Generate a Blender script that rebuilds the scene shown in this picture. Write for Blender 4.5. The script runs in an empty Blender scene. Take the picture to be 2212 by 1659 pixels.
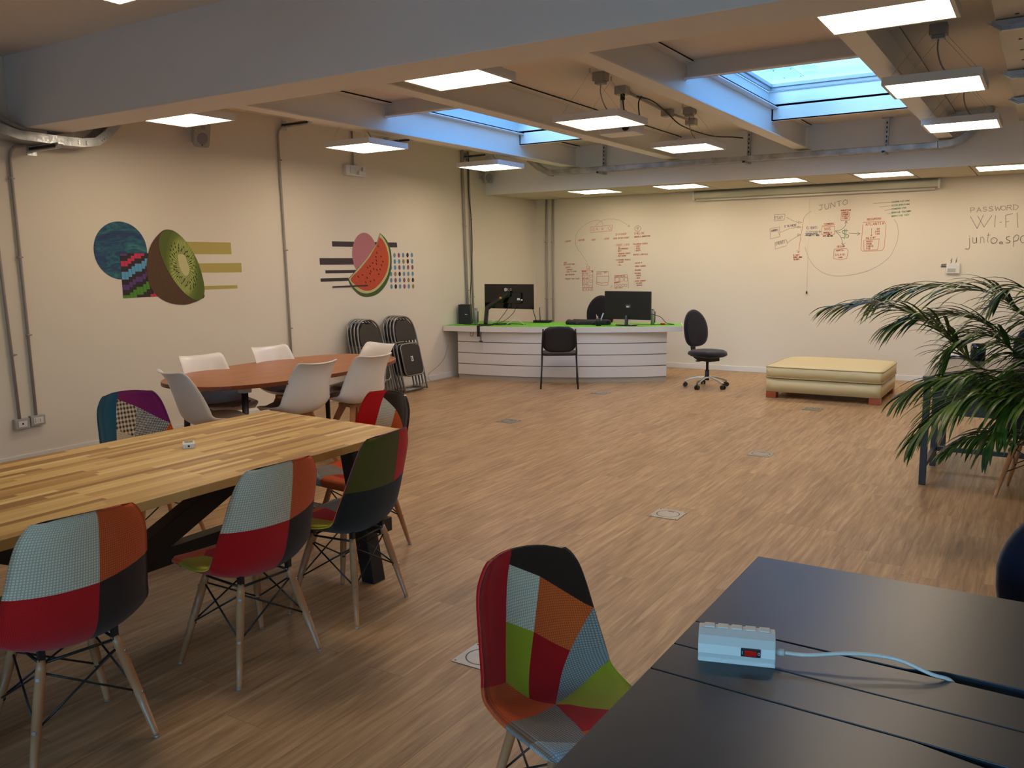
import bpy, bmesh, math, random
from mathutils import Vector, Matrix, Euler, noise
random.seed(7)
PI = math.pi
D = bpy.data
SC = bpy.context.scene
COL = SC.collection

# ------------------------------------------------------------ camera
W, H = 2212, 1659
CX, CY = W / 2, H / 2
YAW, PITCH, ROLL, FPX = -.5586, -.1423, -.0119, 1847.5
CAM = Vector((0, 0, 1.6))
FW = Vector((math.sin(YAW) * math.cos(PITCH), math.cos(YAW) * math.cos(PITCH), math.sin(PITCH)))
_r0 = Vector((math.cos(YAW), -math.sin(YAW), 0))
_u0 = _r0.cross(FW)
RT = math.cos(ROLL) * _r0 + math.sin(ROLL) * _u0
UP = -math.sin(ROLL) * _r0 + math.cos(ROLL) * _u0
cam = D.objects.new('camera', D.cameras.new('camera'))
COL.objects.link(cam)
cam.data.sensor_width = 36
cam.data.lens = FPX / W * 36
cam.data.clip_start = .05
cam.matrix_world = Matrix(((RT.x, UP.x, -FW.x, CAM.x), (RT.y, UP.y, -FW.y, CAM.y), (RT.z, UP.z, -FW.z, CAM.z), (0, 0, 0, 1)))
SC.camera = cam

# ------------------------------------------------------------ world, exposure
SC.view_settings.view_transform = 'Standard'
SC.view_settings.look = 'None'
SC.view_settings.gamma = 1
SC.view_settings.use_curve_mapping = False
SC.view_settings.exposure = 0.1
world = D.worlds.new('sky')
SC.world = world
world.use_nodes = True
wn = world.node_tree
bg = wn.nodes['Background']
sky = wn.nodes.new('ShaderNodeTexSky')
sky.sky_type = 'NISHITA'
sky.sun_disc = False
sky.sun_elevation = math.radians(38)
sky.sun_rotation = math.radians(200)
tint = wn.nodes.new('ShaderNodeMix'); tint.data_type = 'RGBA'; tint.blend_type = 'MULTIPLY'
tint.inputs[0].default_value = 1
tint.inputs[7].default_value = (.44, .82, 1.22, 1)       # camera balanced for the warm lamps
wn.links.new(sky.outputs[0], tint.inputs[6])
wn.links.new(tint.outputs[2], bg.inputs[0])
bg.inputs[1].default_value = 0.74
LAMP = 14.2                     # radiance of the lit panels
LAMPCOL = (1.0, .81, .58)

# room measures, metres
XL, YB = -7.068, 12.064         # left wall, back wall
XR, YF = 4.2, -3.3              # walls outside the frame
ZC, ZF = 3.14, 3.236            # ceiling of the main bay, of the front bay
ZS, YS = 2.566, 10.65           # underside and front of the dropped ceiling


def ray(u, v): return FW + RT * ((u - CX) / FPX) - UP * ((v - CY) / FPX)
def on_z(u, v, z):
    d = ray(u, v); return CAM + d * ((z - CAM.z) / d.z)
def on_y(u, v, y=YB):
    d = ray(u, v); return CAM + d * (y / d.y)
def on_x(u, v, x=XL):
    d = ray(u, v); return CAM + d * (x / d.x)


# ------------------------------------------------------------ materials
def srgb(*c):
    if len(c) == 1 and isinstance(c[0], str):
        h = c[0].lstrip('#'); c = [int(h[i:i + 2], 16) for i in (0, 2, 4)]
    return tuple((x / 255 / 12.92) if x / 255 <= .04045 else ((x / 255 + .055) / 1.055) ** 2.4 for x in c) + (1,)


class NT:
    def __init__(s, m): s.t = m.node_tree; s.n = s.t.nodes; s.l = s.t.links; s.p = s.n['Principled BSDF']
    def __call__(s, typ, *ins, out=0, **kw):
        nd = s.n.new('ShaderNode' + typ)
        for k, v in kw.items():
            if k.startswith('i_'):
                key = k[2:].replace('_', ' ')
                s.set(nd.inputs[key], v)
            else: setattr(nd, k, v)
        for i, v in enumerate(ins):
            if v is not None: s.set(nd.inputs[i], v)
        return nd.outputs[out]
    def set(s, sock, v):
        if isinstance(v, bpy.types.NodeSocket): s.l.new(v, sock)
        elif hasattr(sock.default_value, '__len__') and not hasattr(v, '__len__'): sock.default_value = [v] * len(sock.default_value)
        elif hasattr(sock.default_value, '__len__') and len(sock.default_value) == 3 and len(v) == 4: sock.default_value = v[:3]
        else: sock.default_value = v
    def m(s, op, a, b=None, c=None): return s('Math', a, b, c, operation=op)
    def ramp(s, fac, stops, interp='LINEAR'):
        nd = s.n.new('ShaderNodeValToRGB'); s.l.new(fac, nd.inputs[0]); r = nd.color_ramp; r.interpolation = interp
        while len(r.elements) < len(stops): r.elements.new(.5)
        for e, (p, c) in zip(r.elements, stops): e.position = p; e.color = c
        return nd.outputs[0]
    def mix(s, f, a, b, blend='MIX'):
        nd = s.n.new('ShaderNodeMix'); nd.data_type = 'RGBA'; nd.blend_type = blend
        s.set(nd.inputs[0], f); s.set(nd.inputs[6], a); s.set(nd.inputs[7], b); return nd.outputs[2]
    def bump(s, h, strength=.2, dist=.002):
        s.l.new(s('Bump', i_Strength=strength, i_Distance=dist, i_Height=h), s.p.inputs['Normal'])


MATS = {}
def mat(name, col=None, rough=.5, metal=0., spec=.5, var=0., vscale=8, bump=0., bscale=60, coat=0., sheen=0.):
    if name in MATS: return MATS[name]
    m = D.materials.new(name); m.use_nodes = True; MATS[name] = m
    n = NT(m)
    n.p.inputs['Roughness'].default_value = rough; n.p.inputs['Metallic'].default_value = metal
    n.p.inputs['Specular IOR Level'].default_value = spec; n.p.inputs['Coat Weight'].default_value = coat
    n.p.inputs['Sheen Weight'].default_value = sheen
    if col is not None:
        n.p.inputs['Base Color'].default_value = col
        if var:
            tc = n('TexCoord', out=3)
            f = n('TexNoise', tc, i_Scale=vscale, i_Detail=4.)
            n.set(n.p.inputs['Base Color'], n.mix(f, [c * (1 - var) for c in col[:3]] + [1], [min(1, c * (1 + var)) for c in col[:3]] + [1]))
    if bump:
        tc = n('TexCoord', out=3)
        n.bump(n('TexNoise', tc, i_Scale=bscale, i_Detail=3.), bump, .003)
    return m


def emit(name, col, strength):
    m = D.materials.new(name); m.use_nodes = True; MATS[name] = m
    n = NT(m); n.p.inputs['Base Color'].default_value = (.8, .8, .8, 1)
    n.p.inputs['Emission Color'].default_value = tuple(col[:3]) + (1,); n.p.inputs['Emission Strength'].default_value = strength
    return m


def staves(name, wid, length, stops, streak=.35, rough=.4, seam=.5, seamw=.004, bumpv=.05, grain=(2.2, 60), coat=0., axis='Y', spec=.5):
    """boards laid along an axis, each with its own tone, end joints staggered at random"""
    m = D.materials.new(name); m.use_nodes = True; MATS[name] = m; n = NT(m)
    tc = n('TexCoord', out=3); sx = n.n.new('ShaderNodeSeparateXYZ'); n.l.new(tc, sx.inputs[0])
    a, l = (sx.outputs[0], sx.outputs[1]) if axis == 'Y' else (sx.outputs[1], sx.outputs[0])
    row = n.m('DIVIDE', a, wid); ri = n.m('FLOOR', row); rf = n.m('FRACT', row)
    sh = n('TexWhiteNoise', None, ri, noise_dimensions='1D')
    lx = n.m('ADD', n.m('DIVIDE', l, length), n.m('MULTIPLY', sh, 7.31)); li = n.m('FLOOR', lx); lf = n.m('FRACT', lx)
    cell = n('CombineXYZ', ri, li, 0.)
    rnd = n('TexWhiteNoise', cell, noise_dimensions='3D')
    gv = n('CombineXYZ', n.m('MULTIPLY', a, grain[1]), n.m('MULTIPLY', l, grain[0]), n.m('MULTIPLY', rnd, 37.))
    g = n('TexNoise', gv, i_Scale=1., i_Detail=6., i_Roughness=.6, i_Distortion=.5)
    fac = n.m('ADD', n.m('MULTIPLY', rnd, 1 - streak), n.m('MULTIPLY', g, streak))
    c = n.ramp(fac, stops)
    e1 = n.m('LESS_THAN', n.m('MULTIPLY', n.m('MINIMUM', rf, n.m('SUBTRACT', 1., rf)), wid), seamw)
    e2 = n.m('LESS_THAN', n.m('MULTIPLY', n.m('MINIMUM', lf, n.m('SUBTRACT', 1., lf)), length), seamw)
    e = n.m('MULTIPLY', n.m('MAXIMUM', e1, e2), seam)
    c = n.mix(e, c, n.mix(1., c, (.45, .38, .32, 1), 'MULTIPLY'))
    n.set(n.p.inputs['Base Color'], c); n.p.inputs['Roughness'].default_value = rough
    n.p.inputs['Specular IOR Level'].default_value = spec
    n.p.inputs['Coat Weight'].default_value = coat
    if bumpv: n.bump(g, bumpv, .002)
    return m


def wood(name, stops, rough=.4, scale=(3, 3, 30), coat=0.):
    m = D.materials.new(name); m.use_nodes = True; MATS[name] = m; n = NT(m)
    tc = n('TexCoord', out=3)
    v = n('Mapping', tc, i_Scale=scale)
    g = n('TexNoise', v, i_Scale=1., i_Detail=6., i_Roughness=.6, i_Distortion=.8)
    n.set(n.p.inputs['Base Color'], n.ramp(g, stops)); n.p.inputs['Roughness'].default_value = rough
    n.p.inputs['Coat Weight'].default_value = coat
    return m


def fabric(name, c1, c2=None, kind='weave', size=.006, kc=None):
    """cloth woven from two yarns, pattern in the shell's own flat pattern coordinates (metres)"""
    if name in MATS: return MATS[name]
    m = D.materials.new(name); m.use_nodes = True; MATS[name] = m; n = NT(m)
    c2 = c2 or tuple(x * .62 for x in c1[:3]) + (1,)
    uv = n('UVMap')
    s = n.n.new('ShaderNodeSeparateXYZ'); n.l.new(uv, s.inputs[0])
    wob = n('TexNoise', uv, i_Scale=90., i_Detail=2.)
    X = n.m('ADD', n.m('DIVIDE', s.outputs[0], size), n.m('MULTIPLY', wob, .35)); Y = n.m('DIVIDE', s.outputs[1], size)
    a = n.m('ABSOLUTE', n.m('SINE', n.m('MULTIPLY', X, PI))); b = n.m('ABSOLUTE', n.m('SINE', n.m('MULTIPLY', Y, PI)))
    if kind == 'waffle': h = n.m('MINIMUM', a, b); f = n.m('POWER', h, .6)
    elif kind == 'check':
        h = n.m('MULTIPLY', a, b)
        q = n.m('ADD', n.m('GREATER_THAN', n.m('FRACT', n.m('MULTIPLY', X, .5)), .5), n.m('GREATER_THAN', n.m('FRACT', n.m('MULTIPLY', Y, .5)), .5))
        f = n.m('MULTIPLY', q, .5)
    elif kind == 'stripe': h = n.m('MULTIPLY', a, .7); f = h
    else: h = n.m('MULTIPLY', a, b); f = n.m('ADD', .45, n.m('MULTIPLY', h, .55))
    big = n('TexNoise', uv, i_Scale=25., i_Detail=4.)
    col = n.mix(f, c2, c1)
    col = n.mix(n.m('MULTIPLY', big, .25), col, n.mix(1., col, (.7, .7, .7, 1), 'MULTIPLY'))
    n.set(n.p.inputs['Base Color'], col)
    n.p.inputs['Roughness'].default_value = .95; n.p.inputs['Specular IOR Level'].default_value = .15
    n.p.inputs['Sheen Weight'].default_value = .15
    n.bump(h, .5, .0012)
    return m


M_WALL = mat('wall_paint', srgb(226, 217, 202), .75, spec=.25, bump=.04, bscale=140)
M_CEIL = mat('ceiling_paint', srgb(243, 238, 230), .8, spec=.2)
M_BEAM = mat('beam_paint', srgb(243, 242, 240), .6, spec=.35)
M_STEEL = mat('painted_steel', srgb(234, 231, 224), .45, spec=.5)
M_DARKGAP = mat('gap_black', (.01, .009, .008, 1), .9)
M_WHITE = mat('white_paint', srgb(225, 222, 216), .45)
M_PLASTIC = mat('white_plastic', srgb(222, 220, 218), .35)
M_GREYPL = mat('grey_plastic', srgb(168, 166, 160), .4)
M_PVC = mat('grey_conduit', srgb(160, 155, 148), .45)
M_BLACK = mat('black_metal', (.012, .012, .013, 1), .4)
M_BLACKPL = mat('black_plastic', (.011, .010, .010, 1), .45)
M_GLOSSBLK = mat('gloss_black', (.008, .008, .009, 1), .07)
M_RUBBER = mat('black_cable', (.01, .01, .01, 1), .6)
M_CHROME = mat('steel', (.55, .55, .54, 1), .28, 1.)
M_ALU = mat('aluminium', (.62, .63, .63, 1), .35, 1.)
M_DARKFAB = mat('black_fabric', srgb(30, 27, 34), .95, spec=.1, sheen=.3, bump=.2, bscale=500)
M_NAVY = mat('navy_fabric', srgb(22, 24, 42), .95, spec=.1, sheen=.3, bump=.2, bscale=500)
M_GREEN = mat('green_laminate', srgb(112, 190, 62), .5, spec=.25)
M_LAMW = mat('white_laminate', srgb(222, 215, 208), .35)
M_DESK = mat('anthracite_laminate', srgb(50, 57, 66), .33, spec=.4, bump=.02, bscale=900)
M_DESKEDGE = mat('anthracite_edge', srgb(38, 38, 40), .4)
M_FRAMEBLUE = mat('dark_frame', srgb(58, 60, 68), .4)
M_RED = mat('red_switch', srgb(205, 22, 12), .2)
M_LAMP = emit('lit_diffuser', LAMPCOL, LAMP)
M_LAMP2 = emit('lit_diffuser_recessed', LAMPCOL, LAMP * .75)
M_LEATHER = mat('cream_leather', srgb(214, 196, 148), .42, spec=.4, bump=.12, bscale=90)
M_PIPING = mat('cream_piping', srgb(178, 160, 116), .5)
M_CUSH = mat('taupe_leather', srgb(140, 124, 112), .5, spec=.35)
M_SHELL = mat('white_shell', srgb(232, 228, 224), .3)


def galv(name='galvanised', tint=(1, 1, 1)):
    m = D.materials.new(name); m.use_nodes = True; MATS[name] = m; n = NT(m)
    tc = n('TexCoord', out=3)
    v = n('TexVoronoi', tc, i_Scale=60.)
    f = n('TexNoise', tc, i_Scale=9., i_Detail=4.)
    c = n.ramp(f, [(.3, (.34 * tint[0], .36 * tint[1], .38 * tint[2], 1)), (.7, (.62 * tint[0], .64 * tint[1], .66 * tint[2], 1))])
    n.set(n.p.inputs['Base Color'], c); n.p.inputs['Metallic'].default_value = .85
    n.set(n.p.inputs['Roughness'], n.m('ADD', .28, n.m('MULTIPLY', v, .25)))
    return m
M_GALV = galv()

M_FLOOR = staves('vinyl_planks', .185, 1.22, [(.18, srgb(108, 81, 54)), (.38, srgb(149, 116, 81)), (.55, srgb(172, 139, 101)), (.8, srgb(205, 172, 131))],
                 streak=.9, rough=.42, seam=.55, seamw=.0016, bumpv=.08, grain=(2.6, 38), spec=.45)
M_BUTCHER = staves('butcher_block', .034, .42, [(.0, srgb(124, 82, 38)), (.25, srgb(166, 122, 62)), (.5, srgb(196, 156, 88)), (.75, srgb(216, 182, 116)), (1., srgb(236, 212, 154))],
                   streak=.26, rough=.38, seam=.35, seamw=.0012, bumpv=.03, grain=(5, 130), spec=.45)
M_REDWOOD = wood('oiled_wood', [(.25, srgb(140, 74, 28)), (.75, srgb(182, 108, 48))], .34, (28, 3, 28), coat=.0)
M_WENGEEDGE = wood('wood_edge', [(.25, srgb(96, 46, 20)), (.75, srgb(128, 66, 34))], .35, (28, 3, 28))
M_BEECH = wood('beech', [(.2, srgb(176, 116, 72)), (.8, srgb(206, 150, 104))], .4, (14, 14, 3), coat=.2)
M_OAK = wood('oak_legs', [(.2, srgb(140, 84, 42)), (.8, srgb(176, 114, 66))], .45, (14, 14, 3))
M_CHERRY = wood('cherry_foot', [(.2, srgb(140, 62, 34)), (.8, srgb(172, 84, 48))], .35, (6, 6, 20), coat=.3)

# ------------------------------------------------------------ mesh helpers
def box(bm, c, s, rot=None, mi=0):
    r = bmesh.ops.create_cube(bm, size=1)
    M = Matrix.Translation(Vector(c)) @ (rot.to_4x4() if rot is not None else Matrix.Identity(4)) @ Matrix.Diagonal((s[0], s[1], s[2], 1))
    bmesh.ops.transform(bm, matrix=M, verts=r['verts'])
    if mi:
        for f in {f for v in r['verts'] for f in v.link_faces}: f.material_index = mi
    return r['verts']
def bx(bm, x0, x1, y0, y1, z0, z1, mi=0): return box(bm, ((x0 + x1) / 2, (y0 + y1) / 2, (z0 + z1) / 2), (x1 - x0, y1 - y0, z1 - z0), mi=mi)

def cyl(bm, p0, p1, r0, r1=None, seg=14, mi=0, cap=True):
    p0, p1 = Vector(p0), Vector(p1); r1 = r0 if r1 is None else r1; d = p1 - p0
    q = d.to_track_quat('Z', 'Y').to_matrix()
    a = [bm.verts.new(p0 + q @ Vector((r0 * math.cos(t), r0 * math.sin(t), 0))) for t in [2 * PI * i / seg for i in range(seg)]]
    b = [bm.verts.new(p1 + q @ Vector((r1 * math.cos(t), r1 * math.sin(t), 0))) for t in [2 * PI * i / seg for i in range(seg)]]
    for i in range(seg):
        f = bm.faces.new((a[i], a[(i + 1) % seg], b[(i + 1) % seg], b[i])); f.smooth = True; f.material_index = mi
    if cap:
        f = bm.faces.new(a[::-1]); f.material_index = mi; f = bm.faces.new(b); f.material_index = mi

def catmull(pts, n=6, closed=False):
    P = [Vector(p) for p in pts]; N = len(P); out = []
    rng = N if closed else N - 1
    for i in range(rng):
        p0 = P[(i - 1) % N] if (closed or i > 0) else P[0] * 2 - P[1]
        p1, p2 = P[i], P[(i + 1) % N]
        p3 = P[(i + 2) % N] if (closed or i + 2 < N) else P[-1] * 2 - P[-2]
        for k in range(n):
            t = k / n
            out.append(.5 * ((2 * p1) + (p2 - p0) * t + (2 * p0 - 5 * p1 + 4 * p2 - p3) * t * t + (3 * p1 - p0 - 3 * p2 + p3) * t ** 3))
    if not closed: out.append(P[-1])
    return out

def tube(bm, pts, r, seg=8, mi=0, closed=False, sec=None):
    """sweep a circle (or a section list) along pts"""
    P = [Vector(p) for p in pts]; N = len(P); rings = []; up = None
    for i in range(N):
        if closed: t = P[(i + 1) % N] - P[i - 1]
        else: t = P[min(i + 1, N - 1)] - P[max(i - 1, 0)]
        t.normalize()
        if up is None:
            up = Vector((0, 0, 1)) if abs(t.z) < .9 else Vector((1, 0, 0))
        a = up - t * up.dot(t); a.normalize(); up = a; b = t.cross(a)
        rr = r(i / (N - 1)) if callable(r) else r
        if sec: rings.append([bm.verts.new(P[i] + a * y + b * x) for x, y in sec])
        else: rings.append([bm.verts.new(P[i] + (a * math.cos(2 * PI * k / seg) + b * math.sin(2 * PI * k / seg)) * rr) for k in range(seg)])
    S = len(rings[0])
    for i in range(N if closed else N - 1):
        A, B = rings[i], rings[(i + 1) % N]
        for k in range(S):
            f = bm.faces.new((A[k], A[(k + 1) % S], B[(k + 1) % S], B[k])); f.smooth = not sec; f.material_index = mi
    if not closed:
        for R_, in ((rings[0][::-1],), (rings[-1],)):
            f = bm.faces.new(R_); f.material_index = mi

def lathe(bm, prof, c=(0, 0, 0), seg=24, mi=0, smooth=True):
    c = Vector(c); rings = []
    for r, z in prof: rings.append([bm.verts.new(c + Vector((r * math.cos(2 * PI * k / seg), r * math.sin(2 * PI * k / seg), z))) for k in range(seg)])
    for A, B in zip(rings, rings[1:]):
        for k in range(seg):
            f = bm.faces.new((A[k], A[(k + 1) % seg], B[(k + 1) % seg], B[k])); f.smooth = smooth; f.material_index = mi
    for R_ in (rings[0][::-1], rings[-1]):
        if (R_[0].co - R_[1].co).length > 1e-5: f = bm.faces.new(R_); f.material_index = mi

def prism(bm, poly, z0, z1, mi=0, tf=None):
    """extrude a flat outline; tf maps (x,y,z) to a place"""
    tf = tf or (lambda x, y, z: Vector((x, y, z)))
    a = [bm.verts.new(tf(x, y, z0)) for x, y in poly]; b = [bm.verts.new(tf(x, y, z1)) for x, y in poly]
    N = len(poly)
    for i in range(N): f = bm.faces.new((a[i], a[(i + 1) % N], b[(i + 1) % N], b[i])); f.material_index = mi
    f = bm.faces.new(a[::-1]); f.material_index = mi; f = bm.faces.new(b); f.material_index = mi

def rrect(w, h, r, n=5, cx=0, cy=0):
    out = []
    for sx, sy, a0 in ((1, 1, 0), (-1, 1, 90), (-1, -1, 180), (1, -1, 270)):
        for k in range(n + 1):
            a = math.radians(a0 + 90 * k / n); out.append((cx + sx * (w / 2 - r) + r * math.cos(a), cy + sy * (h / 2 - r) + r * math.sin(a)))
    return out

def obj(name, bm, mats, parent=None, bevel=0, sub=0, smooth=False, loc=None, label=None, seg=2, rot=None):
    bmesh.ops.recalc_face_normals(bm, faces=bm.faces)
    me = D.meshes.new(name); bm.to_mesh(me); bm.free()
    for m in (mats if isinstance(mats, (list, tuple)) else [mats]): me.materials.append(m)
    o = D.objects.new(name, me); COL.objects.link(o)
    if smooth:
        for p in me.polygons: p.use_smooth = True
    if parent is not None: o.parent = parent
    if loc is not None: o.location = loc
    if rot is not None: o.rotation_euler = rot
    if bevel:
        b = o.modifiers.new('bevel', 'BEVEL'); b.width = bevel; b.segments = seg; b.limit_method = 'ANGLE'; b.angle_limit = math.radians(40); b.harden_normals = False
    if sub: s_ = o.modifiers.new('sub', 'SUBSURF'); s_.levels = sub; s_.render_levels = sub
    if label: o['label'] = label
    return o

def thing(name, label, cat, loc=(0, 0, 0), rz=0, group=None):
    o = D.objects.new(name, None); COL.objects.link(o); o.location = loc; o.rotation_euler = (0, 0, rz)
    o.empty_display_size = .1
    return tag(o, label, cat, group)
def tag(o, label, cat, group=None):
    o['label'] = label; o['category'] = cat
    if group: o['group'] = group
    return o
def struct(o): o['kind'] = 'structure'; return o
KIDS = {}
def children(o): return [c for c in D.objects if c.parent == o]
def copy_tree(o, parent=None):
    c = o.copy(); COL.objects.link(c); c.parent = parent
    for ch in children(o): copy_tree(ch, c)
    return c
def dup(o, label, loc, rz=None, group=None):
    c = copy_tree(o); c.location = loc
    if rz is not None: c.rotation_euler[2] = rz
    c['label'] = label
    if group: c['group'] = group
    return c
def wpart(name, bm, mats, th, **k):
    """part built in world coordinates under a thing"""
    inv = (Matrix.Translation(th.location) @ th.rotation_euler.to_matrix().to_4x4()).inverted()
    bmesh.ops.transform(bm, matrix=inv, verts=bm.verts)
    return obj(name, bm, mats, th, **k)
def BM(): return bmesh.new()

# ------------------------------------------------------------ the room
bm = BM(); bx(bm, XL - .3, XR + .3, YF - .3, YB + .3, -.2, 0); struct(obj('floor', bm, M_FLOOR))
bm = BM(); bx(bm, XL - .3, XL, YF - .3, YB + .3, 0, 3.7); struct(obj('wall_left', bm, M_WALL))
bm = BM(); bx(bm, XL, XR, YB, YB + .3, 0, 3.7); struct(obj('wall_back', bm, M_WALL))
bm = BM(); bx(bm, XR, XR + .3, YF - .3, YB + .3, 0, 3.7); struct(obj('wall_right', bm, M_WALL))
# front wall behind the camera: daylight enters through two windows
bm = BM()
FWIN = [(-2.6, .5), (.9, 4.0)]
xs = [XL] + [v for p in FWIN for v in p] + [XR]
for i in range(0, len(xs), 2): bx(bm, xs[i], xs[i + 1], YF - .3, YF, 0, 3.7)
for a, b in FWIN: bx(bm, a, b, YF - .3, YF, 0, .5); bx(bm, a, b, YF - .3, YF, 2.3, 3.7)
struct(obj('wall_front', bm, M_WALL))
M_GLASS = D.materials.new('clear_pane'); M_GLASS.use_nodes = True
n = NT(M_GLASS); n.n.remove(n.p)
bk = n('NewGeometry', out=6)
fr = n('Fresnel', n.m('ADD', 1.45, n.m('MULTIPLY', bk, 1 / 1.45 - 1.45))); tr = n('BsdfTransparent', (.93, .97, .97, 1)); gl = n('BsdfGlossy', (1, 1, 1, 1), .02)
mx = n.n.new('ShaderNodeMixShader'); n.l.new(fr, mx.inputs[0]); n.l.new(tr, mx.inputs[1]); n.l.new(gl, mx.inputs[2])
n.l.new(mx.outputs[0], n.n['Material Output'].inputs[0])
for i, (a, b) in enumerate(FWIN):
    bm = BM()
    bx(bm, a, b, YF - .16, YF - .1, .5, .56); bx(bm, a, b, YF - .16, YF - .1, 2.24, 2.3)
    for x in (a, (a + b) / 2 - .03, b - .06): bx(bm, x, x + .06, YF - .16, YF - .1, .5, 2.3)
    o = struct(obj('window_%d' % (i + 1), bm, M_WHITE))
    bm = BM(); bx(bm, a, b, YF - .135, YF - .125, .53, 2.27); obj('pane', bm, M_GLASS, o)

bm = BM(); bx(bm, -14, 14, -22, YF - .31, -.3, -.02); struct(obj('ground', bm, mat('bounce_ground', (.84, .74, .58, 1), .9)))  # unseen ground outside, added pale so it bounces daylight onto beam and ceiling
# skylight openings
XA, XBm, XCm, XD = -5.575, -4.13, -2.535, -1.035       # centre lines of the steel beams
SY0, SY1 = 6.68, 9.15
OPEN = [(XA, XBm), (XCm, XD)]
bm = BM()
bx(bm, XL, XR, YF, 4.19, ZF, ZF + .3)
bx(bm, XL, XA, 4.19, YB, ZC, ZC + .02); bx(bm, XBm, XCm, 4.19, YB, ZC, ZC + .02); bx(bm, XD, XR, 4.19, YB, ZC, ZC + .02)
for a, b in OPEN: bx(bm, a, b, 4.19, SY0, ZC, ZC + .02); bx(bm, a, b, SY1, YB, ZC, ZC + .02)
struct(obj('ceiling', bm, M_CEIL))
# plastered concrete beam
bm = BM(); bx(bm, XL, XR, 3.84, 4.19, 2.676, 3.4); o = obj('concrete_beam', bm, M_BEAM, bevel=.006); struct(o); o.name = 'trim_1'
# baseboards
for nm, q in (('baseboard_left', (XL, XL + .014, YF, YB)), ('baseboard_back', (XL, XR, YB - .014, YB))):
    bm = BM(); bx(bm, q[0], q[1], q[2], q[3], 0, .075); struct(obj(nm, bm, M_WHITE, bevel=.003))
# dropped ceiling with tiles along the back
bm = BM()
bx(bm, XL, XR, YS, YS + .02, ZS, ZC, mi=0)
tx = [-6.45 + .6265 * k for k in range(-1, 18)]; ty = [YS + .02, 10.80, 11.42, YB]
for i in range(len(tx) - 1):
    for j in range(3):
        x0, x1, y0, y1 = max(XL, tx[i]), min(XR, tx[i + 1]), ty[j], ty[j + 1]
        if x1 > x0: bx(bm, x0 + .006, x1 - .006, y0 + .004, y1 - .004, ZS, ZS + .018, mi=1)
bx(bm, XL, XR, YS + .02, YB, ZS + .012, ZS + .05, mi=2)
o = struct(obj('dropped_ceiling', bm, [M_BEAM, mat('ceiling_tile', srgb(205, 198, 178), .9, spec=.1, bump=.1, bscale=200), mat('tile_grid', srgb(120, 112, 98), .7)]))
o.name = 'trim_2'

# steel I beams, one object each
def ibeam(x, i):
    bm = BM()
    for z0, z1 in ((2.85, 2.862), (3.115, 3.127)): bx(bm, x - .075, x + .075, 4.192, YS - .03, z0, z1)
    bx(bm, x - .005, x + .005, 4.192, YS - .03, 2.862, 3.115)
    o = struct(obj('trim_%d' % (i + 3), bm, M_STEEL, bevel=.002))
    bm = BM(); bx(bm, x - .07, x + .07, 4.2, YS - .035, 3.127, ZC - .001)
    obj('gap_shade_strip', bm, M_DARKGAP, o)  # near-black strip stands in for the shade in the gap above the flange
for i, x in enumerate((XA, XBm, XCm, XD)): ibeam(x, i)

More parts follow.
